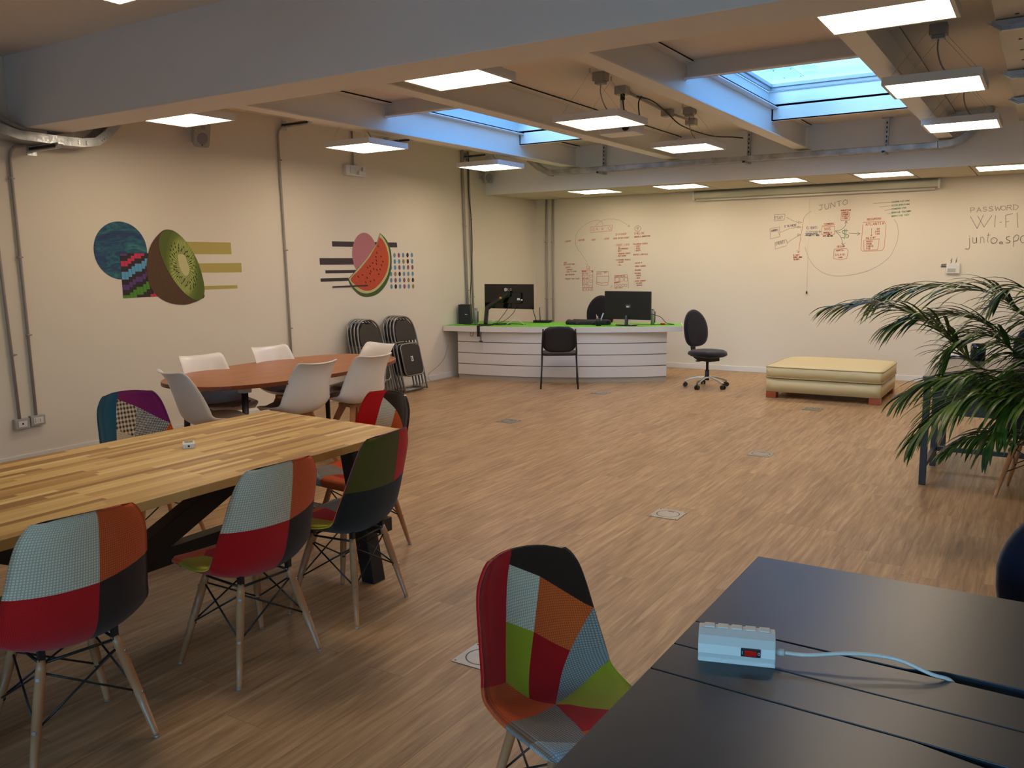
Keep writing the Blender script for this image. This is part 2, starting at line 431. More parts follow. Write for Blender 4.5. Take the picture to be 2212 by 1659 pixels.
# skylights: cross joists, curb, frame, glass
def skylight(a, b, idx, label):
    th = struct(D.objects.new('window_%d' % (idx + 3), None)); COL.objects.link(th)
    th.location = ((a + b) / 2, (SY0 + SY1) / 2, ZC)
    x0, x1 = a + .006, b - .006
    bm = BM()
    for y, s in ((SY0, -1), (SY1, 1)):
        bx(bm, x0, x1, min(y, y + s * .008), max(y, y + s * .008), 3.0, 3.175)
        bx(bm, x0, x1, min(y, y + s * .07), max(y, y + s * .07), 3.0, 3.01)
        for xe in (x0, x1 - .012): bx(bm, xe, xe + .012, min(y, y + s * .06), max(y, y + s * .06), 2.99, 3.165)
    wpart('cross_joist', bm, M_STEEL, th)
    # sheet metal curb, opening outwards
    bm = BM(); z0, z1 = 3.145, 3.30; e = .05
    A = [(x0 - .02, SY0 - .02), (x1 + .02, SY0 - .02), (x1 + .02, SY1 + .02), (x0 - .02, SY1 + .02)]
    B = [(x0 - e, SY0 - e), (x1 + e, SY0 - e), (x1 + e, SY1 + e), (x0 - e, SY1 + e)]
    va = [bm.verts.new((x, y, z0)) for x, y in A]; vb = [bm.verts.new((x, y, z1)) for x, y in B]
    vc = [bm.verts.new((x + (-.35 if k in (0, 3) else .35), y + (-.35 if k < 2 else .35), z1)) for k, (x, y) in enumerate(B)]
    vd = [bm.verts.new((v.co.x, v.co.y, z0)) for v in vc]
    for k in range(4):
        j = (k + 1) % 4
        bm.faces.new((va[k], va[j], vb[j], vb[k])); bm.faces.new((vb[k], vb[j], vc[j], vc[k])); bm.faces.new((vc[k], vc[j], vd[j], vd[k])); bm.faces.new((vd[k], vd[j], va[j], va[k]))
    wpart('curb', bm, M_WHITE, th)
    bm = BM()
    for z, w in ((3.30, .04), (3.335, .07)):
        X0, X1, Y0, Y1 = x0 - e, x1 + e, SY0 - e, SY1 + e
        bx(bm, X0, X1, Y0, Y0 + w * .6, z, z + .035); bx(bm, X0, X1, Y1 - w * .6, Y1, z, z + .035)
        bx(bm, X0, X0 + w * .6, Y0, Y1, z, z + .035); bx(bm, X1 - w * .6, X1, Y0, Y1, z, z + .035)
    wpart('frame', bm, mat('window_frame', srgb(190, 196, 200), .4), th, bevel=.004)
    bm = BM(); bx(bm, x0 - .05, x1 + .05, SY0 - .05, SY1 + .05, 3.374, 3.38)
    wpart('pane', bm, M_GLASS, th)
    if idx == 1:
        # whitish translucent patches on the glass
        bm = BM(); rnd = random.Random(3)
        for cx_, cy_, rr in ((-2.46, 8.70, .07), (-2.2, 8.33, .12), (-2.05, 8.60, .085), (-2.08, 8.84, .07), (-1.3, 8.45, .10), (-1.85, 8.47, .035), (-1.5, 8.75, .014), (-2.42, 8.40, .10)):
            poly = [(cx_ + rr * (1 + .12 * math.sin(k * 1.7 + rr * 90)) * math.cos(2 * PI * k / 22), cy_ + rr * 1.2 * (1 + .12 * math.sin(k * 1.7 + rr * 90)) * math.sin(2 * PI * k / 22)) for k in range(22)]
            prism(bm, poly, 3.3725, 3.3735)
        MT = D.materials.new('translucent_white'); MT.use_nodes = True; n_ = NT(MT); n_.n.remove(n_.p)
        n_.l.new(n_('BsdfTranslucent', (.92, .95, .97, 1)), n_.n['Material Output'].inputs[0])
        wpart('whitish_patch', bm, MT, th)
        bm = BM(); bx(bm, -2.37, -2.17, 8.48, 8.95, 3.366, 3.3715)
        for p in ((-2.35, 8.52), (-2.19, 8.52), (-2.35, 8.91), (-2.19, 8.91)): cyl(bm, (p[0], p[1], 3.362), (p[0], p[1], 3.366), .007, mi=1)
        wpart('cover_plate', bm, [MT, M_BLACK], th)
    return th
for i, (a, b) in enumerate(OPEN): skylight(a, b, i, '')

# ------------------------------------------------------------ LED panels
def lamp_panel(x, y, label, hang=True, ztop=ZC, group='hanging square light panels'):
    th = thing('ceiling_lamp', label, 'lamp', (x, y, 2.73), 0, group)
    s = .298
    bm = BM()
    for a in (-1, 1):
        bx(bm, -s, s, min(a * s, a * (s - .021)), max(a * s, a * (s - .021)), 0, .055)
        bx(bm, min(a * s, a * (s - .021)), max(a * s, a * (s - .021)), -s + .021, s - .021, 0, .055)
    bx(bm, -s + .02, s - .02, -s + .02, s - .02, .03, .055)
    obj('frame', bm, M_WHITE, th, bevel=.002)
    bm = BM(); bx(bm, -.277, .277, -.277, .277, .004, .012); obj('diffuser', bm, M_LAMP, th)
    hz = ztop - 2.73
    for yy in (-.2, .2):
        bm = BM()
        for xx in (-.27, .27): cyl(bm, (xx, yy, .055), (0, yy, hz - .03), .0012, seg=5)
        cyl(bm, (0, yy, hz - .035), (0, yy, hz), .006, seg=8)
        obj('suspension_wire', bm, M_CHROME, th)
    bm = BM(); bx(bm, -.055, .055, -.05, .05, hz - .07, hz); bx(bm, -.04, .04, -.035, .035, hz - .095, hz - .07)
    obj('junction_box', bm, M_GREYPL, th, bevel=.004)
    bm = BM(); tube(bm, catmull([(0, 0, hz - .09), (.0, .0, hz - .17), (.03, .02, .14), (.1, .03, .05)], 5), .005, 6)
    obj('power_cable', bm, M_PVC, th)
    return th
lamp_panel(-5.85, 4.50, 'square light panel behind the plastered beam, above the left wall speaker')
lamp_panel(-3.24, 4.50, 'square light panel behind the plastered beam, near the middle of the ceiling')
lamp_panel(-.735, 4.50, 'square light panel behind the plastered beam, at upper right beside the metal tray')
lamp_panel(-5.85, 6.67, 'hanging square light panel over the oval table, in front of the emergency light')
lamp_panel(-3.26, 6.66, 'hanging square light panel between the two skylights, projector mount behind it')
lamp_panel(-.735, 6.64, 'hanging square light panel right of the skylight with blue sky, nearer one there')
lamp_panel(-5.85, 8.93, 'hanging square light panel beside the far speaker at the left wall')
lamp_panel(-3.24, 8.68, 'hanging square light panel over the room, farthest of the middle row')
lamp_panel(-.735, 8.72, 'hanging square light panel at right, farthest of the right row, above the galvanised duct')
lamp_panel(-3.24, 2.16, 'square light panel in front of the plastered beam, cut by the top edge', ztop=ZF)
names = ['leftmost of the row, above the black routers', 'second from the left of the row, above the red diagrams', 'above the left half of the projector screen case', 'above the right half of the projector screen case', 'rightmost of the row, above the handwritten password']
for k, x in enumerate((-5.525, -4.245, -2.96, -1.73, -.47)):
    th = thing('recessed_ceiling_lamp', 'recessed square ceiling light, ' + names[k], 'lamp', (x, 11.11, ZS - .004), 0, 'recessed lights in the dropped ceiling')
    bm = BM()
    for a in (-1, 1): bx(bm, -.3, .3, min(a * .3, a * .285), max(a * .3, a * .285), -.003, .012); bx(bm, min(a * .3, a * .285), max(a * .3, a * .285), -.285, .285, -.003, .012)
    obj('frame', bm, M_WHITE, th)
    bm = BM(); bx(bm, -.285, .285, -.285, .285, -.001, .010); obj('diffuser', bm, M_LAMP2, th)

# ------------------------------------------------------------ ceiling services
# galvanised duct along the dropped ceiling
YD = 10.5
th = thing('cable_duct', 'long galvanised cable duct running across below the skylights in front of the dropped ceiling', 'duct', (-3.4, YD, 2.8))
pts = [on_y(1150, 350, YD), on_y(1166, 366, YD), Vector((-5.92, YD, 2.80)), Vector((-5.7, YD, 2.795)), Vector((-3.5, YD, 2.79)), Vector((-1.1, YD, 2.785))]
pts[0] = Vector((-6.22, YD, 2.99)); pts[1] = Vector((-6.06, YD, 2.87))
sec = [(-.075, -.032), (.075, -.032), (.075, .032), (-.075, .032)]
bm = BM(); tube(bm, pts, .05, sec=sec); wpart('duct_body', bm, M_GALV, th, bevel=.008)
bm = BM(); tube(bm, [Vector((-1.1, YD, 2.785)), Vector((-.98, YD, 2.795)), Vector((-.88, YD, 2.83)), Vector((-.76, YD, 2.93)), Vector((-.68, YD, 3.02)), Vector((-.62, YD, 3.139))], .05, sec=[(x * 1.04, y * 1.15) for x, y in sec]); wpart('bent_fitting', bm, M_GALV, th, bevel=.006)
for x in (-5.9, -4.9, -3.6, -2.3, -1.12): bm = BM(); bx(bm, x, x + .008, YD - .079, YD + .079, 2.755, 2.83); wpart('joint_collar', bm, M_CHROME, th)
for x, txt in ((-5.13, 'left'), (-3.19, 'middle'), (-1.64, 'right')):
    th = thing('duct_hanger', 'slotted metal bracket hanging the galvanised duct from the ceiling, %s of three' % txt, 'bracket', (x, YD + .09, ZC), 0, 'duct hangers')
    bm = BM(); bx(bm, -.02, .02, -.01, .025, -.36, 0); bx(bm, -.055, .055, -.03, .04, -.006, 0)
    for k in range(6): bx(bm, -.007, .007, -.0115, -.009, -.07 - .05 * k, -.045 - .05 * k, mi=1)
    obj('upright', bm, [M_GALV, M_BLACK], th)
    bm = BM(); bx(bm, -.02, .02, -.2, .04, -.405, -.375); bx(bm, -.016, .016, -.202, .0, -.401, -.379, mi=1)
    obj('strut_arm', bm, [M_GALV, M_BLACK], th)
# cable tray rising to the right
th = thing('cable_tray', 'wide galvanised cable tray hung under the ceiling at the right edge', 'tray', (0, 7.0, 3.0))
bm = BM(); bx(bm, -.36, .2, 4.3, 10.4, 2.96, 2.966); bx(bm, -.36, -.354, 4.3, 10.4, 2.96, 3.03); bx(bm, .194, .2, 4.3, 10.4, 2.96, 3.03)
for k in range(18):
    for xx in (-.25, -.02): cyl(bm, (xx, 4.5 + k * .34, 2.957), (xx, 4.5 + k * .34, 2.9605), .012, mi=1, seg=10)
wpart('tray_body', bm, [mat('tray_cream_reflection', srgb(186, 172, 150), .4, .35, var=.2, vscale=5), M_BLACK], th)  # cream reflection on the metal underside is put into the base colour
for y, dx in ((4.62, -.17), (6.0, 0), (7.62, .0), (8.9, .0)):
    bm = BM()
    pr_ = [(-.41 + dx, 0), (-.33 + dx, -.05), (.4, -.05), (.4, 0)]
    prism(bm, pr_, y - .02, y + .02, tf=lambda x, z, yy: Vector((x, yy, 2.955 + z)))
    prism(bm, [(-.38 + dx, 0), (-.33 + dx, -.03), (.4, -.03), (.4, 0)], y - .06, y - .022, tf=lambda x, z, yy: Vector((x, yy, 2.955 + z)))
    for xx in (-.12, .28): cyl(bm, (xx, y, 2.95), (xx, y, ZC), .006, seg=6)
    wpart('support_strut', bm, M_GALV, th)
bm = BM(); bx(bm, -.45, .4, 4.75, 4.86, 2.88, 2.93); wpart('side_channel', bm, mat('tray_cream_reflection2', srgb(190, 176, 150), .4, .3), th)  # same reflected cream put into the colour
# trough dipping below the plastered beam at the left wall
th = thing('cable_trough', 'galvanised cable trough dipping under the beam at the upper left wall', 'trough', (-6.95, 4.0, 2.63))
pt = [Vector((-6.93, y, z)) for y, z in ((2.6, 3.12), (3.1, 2.98), (3.38, 2.80), (3.58, 2.66), (3.78, 2.615), (4.1, 2.607), (4.3, 2.61), (4.42, 2.63), (4.52, 2.70), (4.62, 2.80), (4.74, 2.95), (4.85, 3.08))]
bm = BM(); tube(bm, pt, .05, sec=[(-.11, -.035), (.11, -.035), (.11, .035), (.1, .035), (.1, -.028), (-.1, -.028), (-.1, .035), (-.11, .035)]); wpart('trough_body', bm, M_GALV, th)
bm = BM()
for y, z in ((4.26, 2.600), (4.26, 2.62), (4.33, 2.603), (4.33, 2.622), (4.47, 2.645), (4.52, 2.675), (4.49, 2.66)): cyl(bm, (-6.819, y, z), (-6.813, y, z), .008, seg=8)
wpart('rivet', bm, M_CHROME, th)
bm = BM(); tube(bm, catmull([(-6.9, 3.0, 3.06), (-6.88, 3.42, 2.86), (-6.86, 3.75, 2.69), (-6.84, 4.0, 2.655)], 5), .02, 8); wpart('flexible_conduit', bm, M_PVC, th)
# struts on the left wall
for y, z, L, txt in ((4.0, 2.545, .42, 'under the galvanised trough'), (6.75, 3.07, .42, 'at the top of the conduit between the murals'), (8.42, 3.07, .44, 'above the emergency light'), (10.13, 3.06, .40, 'nearest the far corner')):
    th = thing('wall_strut', 'short metal strut on the left wall, ' + txt, 'bracket', (XL, y, z), 0, 'metal struts on the left wall')
    bm = BM()
    prism(bm, [(0, -.02), (L - .05, -.02), (L, .01), (L, .02), (0, .02)], -.022, .022, tf=lambda x, zz, yy: Vector((x, yy, zz)))
    bx(bm, 0, L - .04, -.0225, .0225, -.01, .012, mi=1); bx(bm, 0, .006, -.04, .04, -.05, .05)
    obj('channel', bm, [M_GALV, mat('channel_dark', (.05, .05, .05, 1), .5, .6)], th)

# junction boxes and projector mount on the main bay ceiling
th = thing('projector_mount', 'white projector mount hanging from the ceiling behind the middle light panel', 'mount', (-3.36, 7.3, ZC))
bm = BM(); bx(bm, -.055, .055, -.05, .05, -.07, 0); obj('socket_box', bm, M_GREYPL, th, bevel=.003)
bm = BM(); cyl(bm, (0, .0, -.07), (0, 0, -.13), .022, mi=0); cyl(bm, (0, 0, -.13), (0, 0, -.2), .018); bx(bm, -.035, .035, -.03, .03, -.30, -.2)
obj('pole', bm, M_WHITE, th, bevel=.002)
bm = BM(); cyl(bm, (.02, -.03, -.06), (.02, -.03, -.12), .02); tube(bm, catmull([(.02, -.03, -.1), (.04, -.04, -.22), (.06, -.02, -.33), (.12, 0, -.36), (.17, 0, -.32), (.16, 0, -.16), (.19, 0, -.1)], 6), .006, 6)
obj('black_plug_cable', bm, M_RUBBER, th)
bm = BM(); prism(bm, rrect(.34, .26, .03), -.42, -.34); cyl(bm, (.1, -.13, -.38), (.1, -.16, -.38), .03, mi=1)
obj('projector_body', bm, [M_PLASTIC, M_BLACK], th, bevel=.006)
th = thing('ceiling_conduit', 'grey conduit with black cable between small boxes on the ceiling beside the right skylight', 'conduit', (-3.42, 8.2, ZC))
bm = BM(); cyl(bm, (-3.36, 7.36, 3.115), (-3.47, 8.62, 3.115), .014); cyl(bm, (-3.47, 8.7, 3.115), (-3.47, 9.3, 3.115), .012)
wpart('pipe', bm, M_PVC, th)
for p in ((-3.47, 8.66), (-3.47, 9.36)):
    bm = BM(); bx(bm, p[0] - .055, p[0] + .055, p[1] - .05, p[1] + .05, 3.07, ZC); wpart('junction_box', bm, M_GREYPL, th, bevel=.003)
bm = BM(); tube(bm, catmull([(-3.3, 7.5, 3.08), (-3.32, 7.9, 3.10), (-3.42, 8.5, 3.09), (-3.4, 8.9, 3.0), (-3.3, 9.5, 2.96), (-3.27, 10.2, 3.02), (-3.24, 10.5, 3.04)], 6), .007, 6); wpart('black_cable', bm, M_RUBBER, th)

# speakers on the left wall
def speaker(p, label, rz):
    th = thing('wall_speaker', label, 'speaker', p, 0, 'white wall speakers')
    bm = BM(); prism(bm, rrect(.11, .13, .015), -.005, .008, tf=lambda a, b, c: Vector((c + .005, a, b))); bx(bm, 0, .09, -.012, .012, -.015, .015)
    cyl(bm, (.012, .04, .06), (.02, .04, .06), .007, mi=1); cyl(bm, (.012, .04, -.06), (.02, .04, -.06), .007, mi=1)
    obj('wall_bracket', bm, [M_WHITE, M_BLACK], th)
    R_ = Euler((0, math.radians(16), rz)).to_matrix()
    def tf(a, b, c): return Vector((.13, 0, 0)) + R_ @ Vector((c, a, b))
    bm = BM()
    secs = [(-.08, .085, .15), (-.04, .125, .2), (.03, .15, .235), (.055, .15, .235)]
    rings = [[bm.verts.new(tf(x, y, c)) for x, y in rrect(w, h, .028)] for c, w, h in secs]
    for A, B in zip(rings, rings[1:]):
        for k in range(len(A)): bm.faces.new((A[k], A[(k + 1) % len(A)], B[(k + 1) % len(A)], B[k]))
    bm.faces.new(rings[0]); bm.faces.new(rings[-1])
    obj('cabinet', bm, M_GREYPL, th, bevel=.004)
    bm = BM()
    for (cy, cz, r) in ((0, -.035, .055), (0, .07, .022)):
        for r0, r1, d0, d1 in ((r, r * .86, .0555, .06), (r * .8, r * .3, .0575, .056)):
            N = 20
            A = [bm.verts.new(tf(cy + r0 * math.cos(2 * PI * k / N), cz + r0 * math.sin(2 * PI * k / N), d0)) for k in range(N)]
            B = [bm.verts.new(tf(cy + r1 * math.cos(2 * PI * k / N), cz + r1 * math.sin(2 * PI * k / N), d1)) for k in range(N)]
            for k in range(N): bm.faces.new((A[k], A[(k + 1) % N], B[(k + 1) % N], B[k]))
            bm.faces.new(B)
    obj('driver_ring', bm, mat('speaker_grille', srgb(135, 136, 140), .6), th)
    bm = BM(); A = tf(.0, -.095, .056); cyl(bm, A, A + R_ @ Vector((.004, 0, 0)), .006, seg=8); obj('badge', bm, M_BLACK, th)
speaker((XL, 5.56, 2.835), 'white speaker on the left wall above the kiwi mural', math.radians(-14))
speaker((XL, 10.5, 2.845), 'white speaker on the left wall near the far corner, partly behind a light panel', math.radians(-25))

# conduits on the walls
def conduit(label, pts, r=.0125, clamps=(), normal=(1, 0, 0), group='grey conduits on the walls'):
    th = thing('wall_conduit', label, 'conduit', pts[0], 0, group)
    bm = BM(); tube(bm, pts, r, 10); wpart('pipe', bm, M_PVC, th)
    nn = Vector(normal)
    for c in clamps:
        c = Vector(c); bm = BM(); s = Vector((nn.y, nn.x, 0))
        cyl(bm, c - Vector((0, 0, .008)), c + Vector((0, 0, .008)), r + .005, seg=12)
        cyl(bm, c + s * (r + .012) , c + s * (r + .012) + nn * .012, .006, seg=8)
        wpart('clamp', bm, M_PVC, th)
    return th
XW = XL + .022
def arc_top(y, z, dy=.12, r=.12):
    return [Vector((XW, y, z)), Vector((XW, y + .012, z + .05)), Vector((XW, y + .045, z + .09)), Vector((XW, y + dy, z + .11))]
conduit('grey conduit at the left edge, nearest the camera, ending at the switch box', [Vector((XW, 3.695, .36)), Vector((XW, 3.66, 1.6)), Vector((XW, 3.62, 2.9)), Vector((XW, 3.6, ZF - .005))], clamps=((XW, 3.69, .9), (XW, 3.645, 1.9)))
conduit('grey conduit at the left edge bending under the galvanised trough, ending at the socket', [Vector((XW, 3.83, .37)), Vector((XW, 3.82, 1.6))] + arc_top(3.81, 2.46), clamps=((XW, 3.825, 1.05), (XW, 3.81, 1.68), (XW, 3.80, 2.3)))
conduit('grey conduit rising between the kiwi and the watermelon mural', [Vector((XW, 6.69, .03)), Vector((XW, 6.67, 1.6))] + arc_top(6.64, 2.95, .1), clamps=((XW, 6.685, .9), (XW, 6.67, 1.75), (XW, 6.65, 2.7)))
conduit('thick grey conduit in the corner region behind the black speaker box', [Vector((XW, 10.13, .03)), Vector((XW, 10.05, 2.4)), Vector((XW, 10.03, ZC - .002))], r=.02, clamps=((XW, 10.1, 1.2), (XW, 10.06, 2.1)))
conduit('grey conduit beside the thick one near the desk, right of it', [Vector((XW, 10.27, .03)), Vector((XW, 10.2, 2.4)), Vector((XW, 10.18, ZC - .002))], r=.014, clamps=((XW, 10.24, 1.1), (XW, 10.21, 2.2)))
YW = YB - .022
conduit('left of the two conduits on the back wall by the corner', [Vector((-6.845, YW, .08)), Vector((-6.845, YW, ZS - .003))], r=.016, clamps=((-6.845, YW, 1.9), (-6.845, YW, 1.0)), normal=(0, -1, 0))
conduit('right of the two conduits on the back wall by the corner', [Vector((-6.73, YW, .08)), Vector((-6.73, YW, ZS - .003))], r=.016, clamps=((-6.73, YW, 1.9), (-6.73, YW, 1.0)), normal=(0, -1, 0))
bm = BM(); tube(bm, catmull([(XW + .03, 10.15, 3.1), (XW + .03, 10.13, 2.6), (XW + .035, 10.17, 2.3), (XW + .03, 10.2, 1.9), (XW + .04, 10.16, 1.5), (XW + .08, 10.05, 1.1), (-6.93, 10.0, 1.0)], 6), .006, 6)
tag(obj('hanging_cable', bm, M_RUBBER), 'black cord hanging down the wall conduits to the black speaker box', 'cable')

# emergency light on a drop pipe
th = thing('emergency_light', 'small white wall lamp unit hanging below a pipe above the watermelon mural', 'emergency light', (XL, 7.81, 2.68))
bm = BM(); prism(bm, rrect(.34, .12, .02), 0, .055, tf=lambda a, b, c: Vector((c, a, b))); obj('housing', bm, M_PLASTIC, th, bevel=.004)
bm = BM(); bx(bm, .055, .06, -.1, .0, -.035, .04); obj('lens', bm, mat('frosted_lens', srgb(205, 212, 216), .3), th)
bm = BM(); prism(bm, [(0, 0), (.055, 0), (.055, .045)], .02, .13, tf=lambda a, b, c: Vector((.055 + a * .6, c, -.045 + b))); bx(bm, .055, .075, .1, .112, -.03, .045); obj('lamp_head', bm, M_WHITE, th)
bm = BM(); cyl(bm, (.022, -.01, .06), (.022, -.01, .455), .011); obj('drop_pipe', bm, M_PVC, th)

# wall sockets at the left edge
th = thing('wall_socket', 'grey surface box with white switch plate, left of the pair on the wall', 'socket', (XL, 3.705, .335), 0, 'socket boxes low on the left wall')
bm = BM(); bx(bm, 0, .045, -.06, .06, -.042, .042); obj('box', bm, M_GREYPL, th, bevel=.004)
bm = BM(); bx(bm, .045, .049, -.034, .034, -.024, .024); bx(bm, .049, .051, -.006, .006, -.006, .008, mi=1); obj('plate', bm, [M_PLASTIC, M_BLACK], th)
th = thing('wall_socket', 'grey surface box with a round power outlet, right of the pair on the wall', 'socket', (XL, 3.835, .345), 0, 'socket boxes low on the left wall')
bm = BM(); bx(bm, 0, .045, -.06, .06, -.042, .042); obj('box', bm, M_GREYPL, th, bevel=.004)
bm = BM(); bx(bm, .045, .049, -.04, .04, -.026, .026, mi=0); cyl(bm, (.049, .012, 0), (.051, .012, 0), .02, mi=1)
for k in (-1, 0, 1): cyl(bm, (.0512, .012, k * .009), (.052, .012, k * .009), .003, mi=2, seg=8); cyl(bm, (.049, -.027, k * .012), (.0505, -.027, k * .012), .003, mi=2, seg=8)
obj('outlet', bm, [M_PLASTIC, M_WHITE, M_BLACK], th)

# ------------------------------------------------------------ murals (flat stickers on the left wall)
def wallpoly(bm, poly, lift, mi=0, plane='L', thick=.0008):
    """poly in wall coordinates (y,z) or (x,z)"""
    if plane == 'L': tf = lambda a, b, c: Vector((XL + lift + c, a, b))
    else: tf = lambda a, b, c: Vector((a, YB - lift - c, b))
    prism(bm, poly, 0, thick, mi, tf)
def wl(u, v): p = on_x(u, v); return (p.y, p.z)
def wpolyL(bm, pix, lift, mi=0): wallpoly(bm, [wl(*p) for p in pix], lift, mi)
def ell(c, a, b, rot=0, n=40):
    cr, sr = math.cos(rot), math.sin(rot)
    return [(c[0] + a * math.cos(t) * cr - b * math.sin(t) * sr, c[1] + a * math.cos(t) * sr + b * math.sin(t) * cr) for t in [2 * PI * k / n for k in range(n)]]
def flat(name, hexc, rough=.6): return mat(name, srgb(hexc), rough)

m = D.materials.new('sea_foam_print'); m.use_nodes = True; n = NT(m)
tc = n('TexCoord', out=3); mp = n('Mapping', tc, i_Rotation=(math.radians(35), 0, 0), i_Scale=(1, 5, 16))
f = n('TexNoise', mp, i_Scale=1.1, i_Detail=8., i_Roughness=.65, i_Distortion=1.2); f2 = n('TexNoise', tc, i_Scale=4., i_Detail=2.)
c = n.ramp(f, [(.3, srgb(22, 26, 48)), (.42, srgb(26, 60, 96)), (.52, srgb(30, 104, 108)), (.62, srgb(46, 132, 120)), (.74, srgb(110, 168, 176))])
n.set(n.p.inputs['Base Color'], n.mix(n.m('MULTIPLY', f2, .8), c, srgb(32, 58, 110))); n.p.inputs['Roughness'].default_value = .6
M_SEA = m
cK = wl(384, 573)
th = thing('wall_mural', 'wall sticker of a halved kiwi over a blue marbled disc with yellow bars', 'mural', (XL, cK[0], cK[1]))
bm = BM(); wallpoly(bm, ell((4.73, 1.737), .262, .257, 0, 64), .001); wpart('marbled_disc', bm, M_SEA, th)
# pixel weave square
SQ = [wl(259, 547), wl(371, 547), wl(371, 640), wl(264, 642)]
y0, z1 = 4.715, 1.715; S = .40
bm = BM(); wallpoly(bm, [(y0, z1 - S), (y0 + .56, z1 - S), (y0 + .56, z1), (y0, z1)], .002)
cols = ['2c2226', 'c8325a', '5aa0c8', '5a3c78', '4e8c28', 'c8325a']
cw, chh = S / 11.5, S / 16
for i in range(16):
    for j in range(17):
        k = j - i * .55 * 1.0
        band = (j + .72 * i) % 17
        mi = 0
        if i * .0 == 0:
            t = j + int(i * .72)
            if t in (3, 4): mi = 1 if i < 9 else 0
            t2 = j - 0
        v = (16 - j) - int(i * .78)     # height above a rising diagonal
        mi = {13: 1, 12: 1, 8: 2, 9: 2, 7: 2, 4: 3, 3: 3, 16: 3, -1: 4, 0: 4, -2: 4, -6: 5, -7: 5}.get(v, 0)
        if mi and y0 + (i + 1) * cw < y0 + .56:
            wallpoly(bm, [(y0 + i * cw + .001, z1 - S + (16 - j) * chh * .94), (y0 + (i + 1) * cw - .001, z1 - S + (16 - j) * chh * .94), (y0 + (i + 1) * cw - .001, z1 - S + min(16.9, (17 - j)) * chh * .94), (y0 + i * cw + .001, z1 - S + min(16.9, (17 - j)) * chh * .94)], .003, mi)
wpart('pixel_square', bm, [flat('px%d' % i, c_) for i, c_ in enumerate(cols)], th)
bm = BM()
for pix in ([(400, 522), (498, 524), (500, 549), (408, 549)], [(425, 569), (521, 568), (522, 588), (430, 589)], [(436, 618), (512, 616), (513, 623), (436, 626)]): wpolyL(bm, pix, .001)
wpart('yellow_bar', bm, flat('mural_yellow', 'b4a458'), th)
# kiwi: skin, flesh, core, seeds
skin = [(357, 496), (340, 508), (325, 530), (318, 556), (316, 580), (319, 605), (327, 625), (342, 641), (360, 652), (380, 657), (400, 658), (415, 654), (432, 647), (440, 632), (400, 560), (375, 505)]
bm = BM(); wallpoly(bm, [(p.x, p.y) for p in catmull([Vector((*wl(*p), 0)) for p in skin], 4, True)], .004); wpart('kiwi_skin', bm, mat('kiwi_skin_print', srgb(84, 58, 34), .6, var=.35, vscale=40), th)
flesh = [(362, 496), (375, 499), (392, 512), (408, 532), (424, 560), (434, 588), (440, 615), (440, 635), (430, 648), (415, 645), (397, 632), (378, 610), (362, 585), (349, 558), (342, 530), (344, 510), (352, 499)]
m = D.materials.new('kiwi_flesh_print'); m.use_nodes = True; n = NT(m); tc = n('TexCoord', out=3)
ck = wl(394, 577)
lp = n('VectorMath', n('VectorMath', tc, (0, ck[0] - cK[0], ck[1] - cK[1]), operation='SUBTRACT'), (1, 1, 1), operation='MULTIPLY')
mp = n('Mapping', lp, i_Rotation=(math.radians(-32), 0, 0), i_Scale=(0, 5.2, 2.6))
dl = n('VectorMath', mp, operation='LENGTH', out=1)
sx = n.n.new('ShaderNodeSeparateXYZ'); n.l.new(mp, sx.inputs[0])
ang = n.m('ARCTAN2', sx.outputs[2], sx.outputs[1])
ray_ = n.m('POWER', n.m('ABSOLUTE', n.m('SINE', n.m('MULTIPLY', ang, 24.))), 3.)
rm = n.m('MULTIPLY', ray_, n.ramp(dl, [(.1, (1, 1, 1, 1)), (.62, (.6, .6, .6, 1)), (.8, (0, 0, 0, 1))]))
base = n.ramp(dl, [(.1, srgb(150, 160, 62)), (.35, srgb(98, 116, 30)), (.6, srgb(132, 148, 50)), (.8, srgb(104, 122, 38)), (1., srgb(84, 100, 30))])
n.set(n.p.inputs['Base Color'], n.mix(n.m('MULTIPLY', rm, .95), base, srgb(206, 210, 140))); n.p.inputs['Roughness'].default_value = .6
bm = BM(); fl = [(p.x, p.y) for p in catmull([Vector((*wl(*p), 0)) for p in flesh], 4, True)]; wallpoly(bm, fl, .006)
core = [(383, 552), (389, 549), (398, 552), (403, 566), (408, 580), (406, 592), (400, 596), (392, 588), (385, 570)]
wallpoly(bm, [(p.x, p.y) for p in catmull([Vector((*wl(*p), 0)) for p in core], 3, True)], .008, 1); rnd = random.Random(5)
for k in range(58):
    a = 2 * PI * k / 58 + rnd.uniform(-.04, .04); r = 1.0 + .42 * (k % 3) / 2 + rnd.uniform(-.06, .06)
    # ring of seeds around the tilted core
    ax = Vector((math.cos(a) * 16, math.sin(a) * 36)) * r
    rot = math.radians(-23); px = 396 + ax.x * math.cos(rot) - ax.y * math.sin(rot); py = 575 + ax.x * math.sin(rot) + ax.y * math.cos(rot)
    c0 = wl(px, py); c1 = wl(px + ax.x * .1, py + ax.y * .1); d = (c1[0] - c0[0], c1[1] - c0[1]); an = math.atan2(d[1], d[0])
    wallpoly(bm, ell(c0, .0125, .0045, an, 8), .008, 2)
wpart('kiwi_flesh', bm, [m, flat('kiwi_core_print', 'c8c48e'), flat('seed_print', '1e1e12')], th)

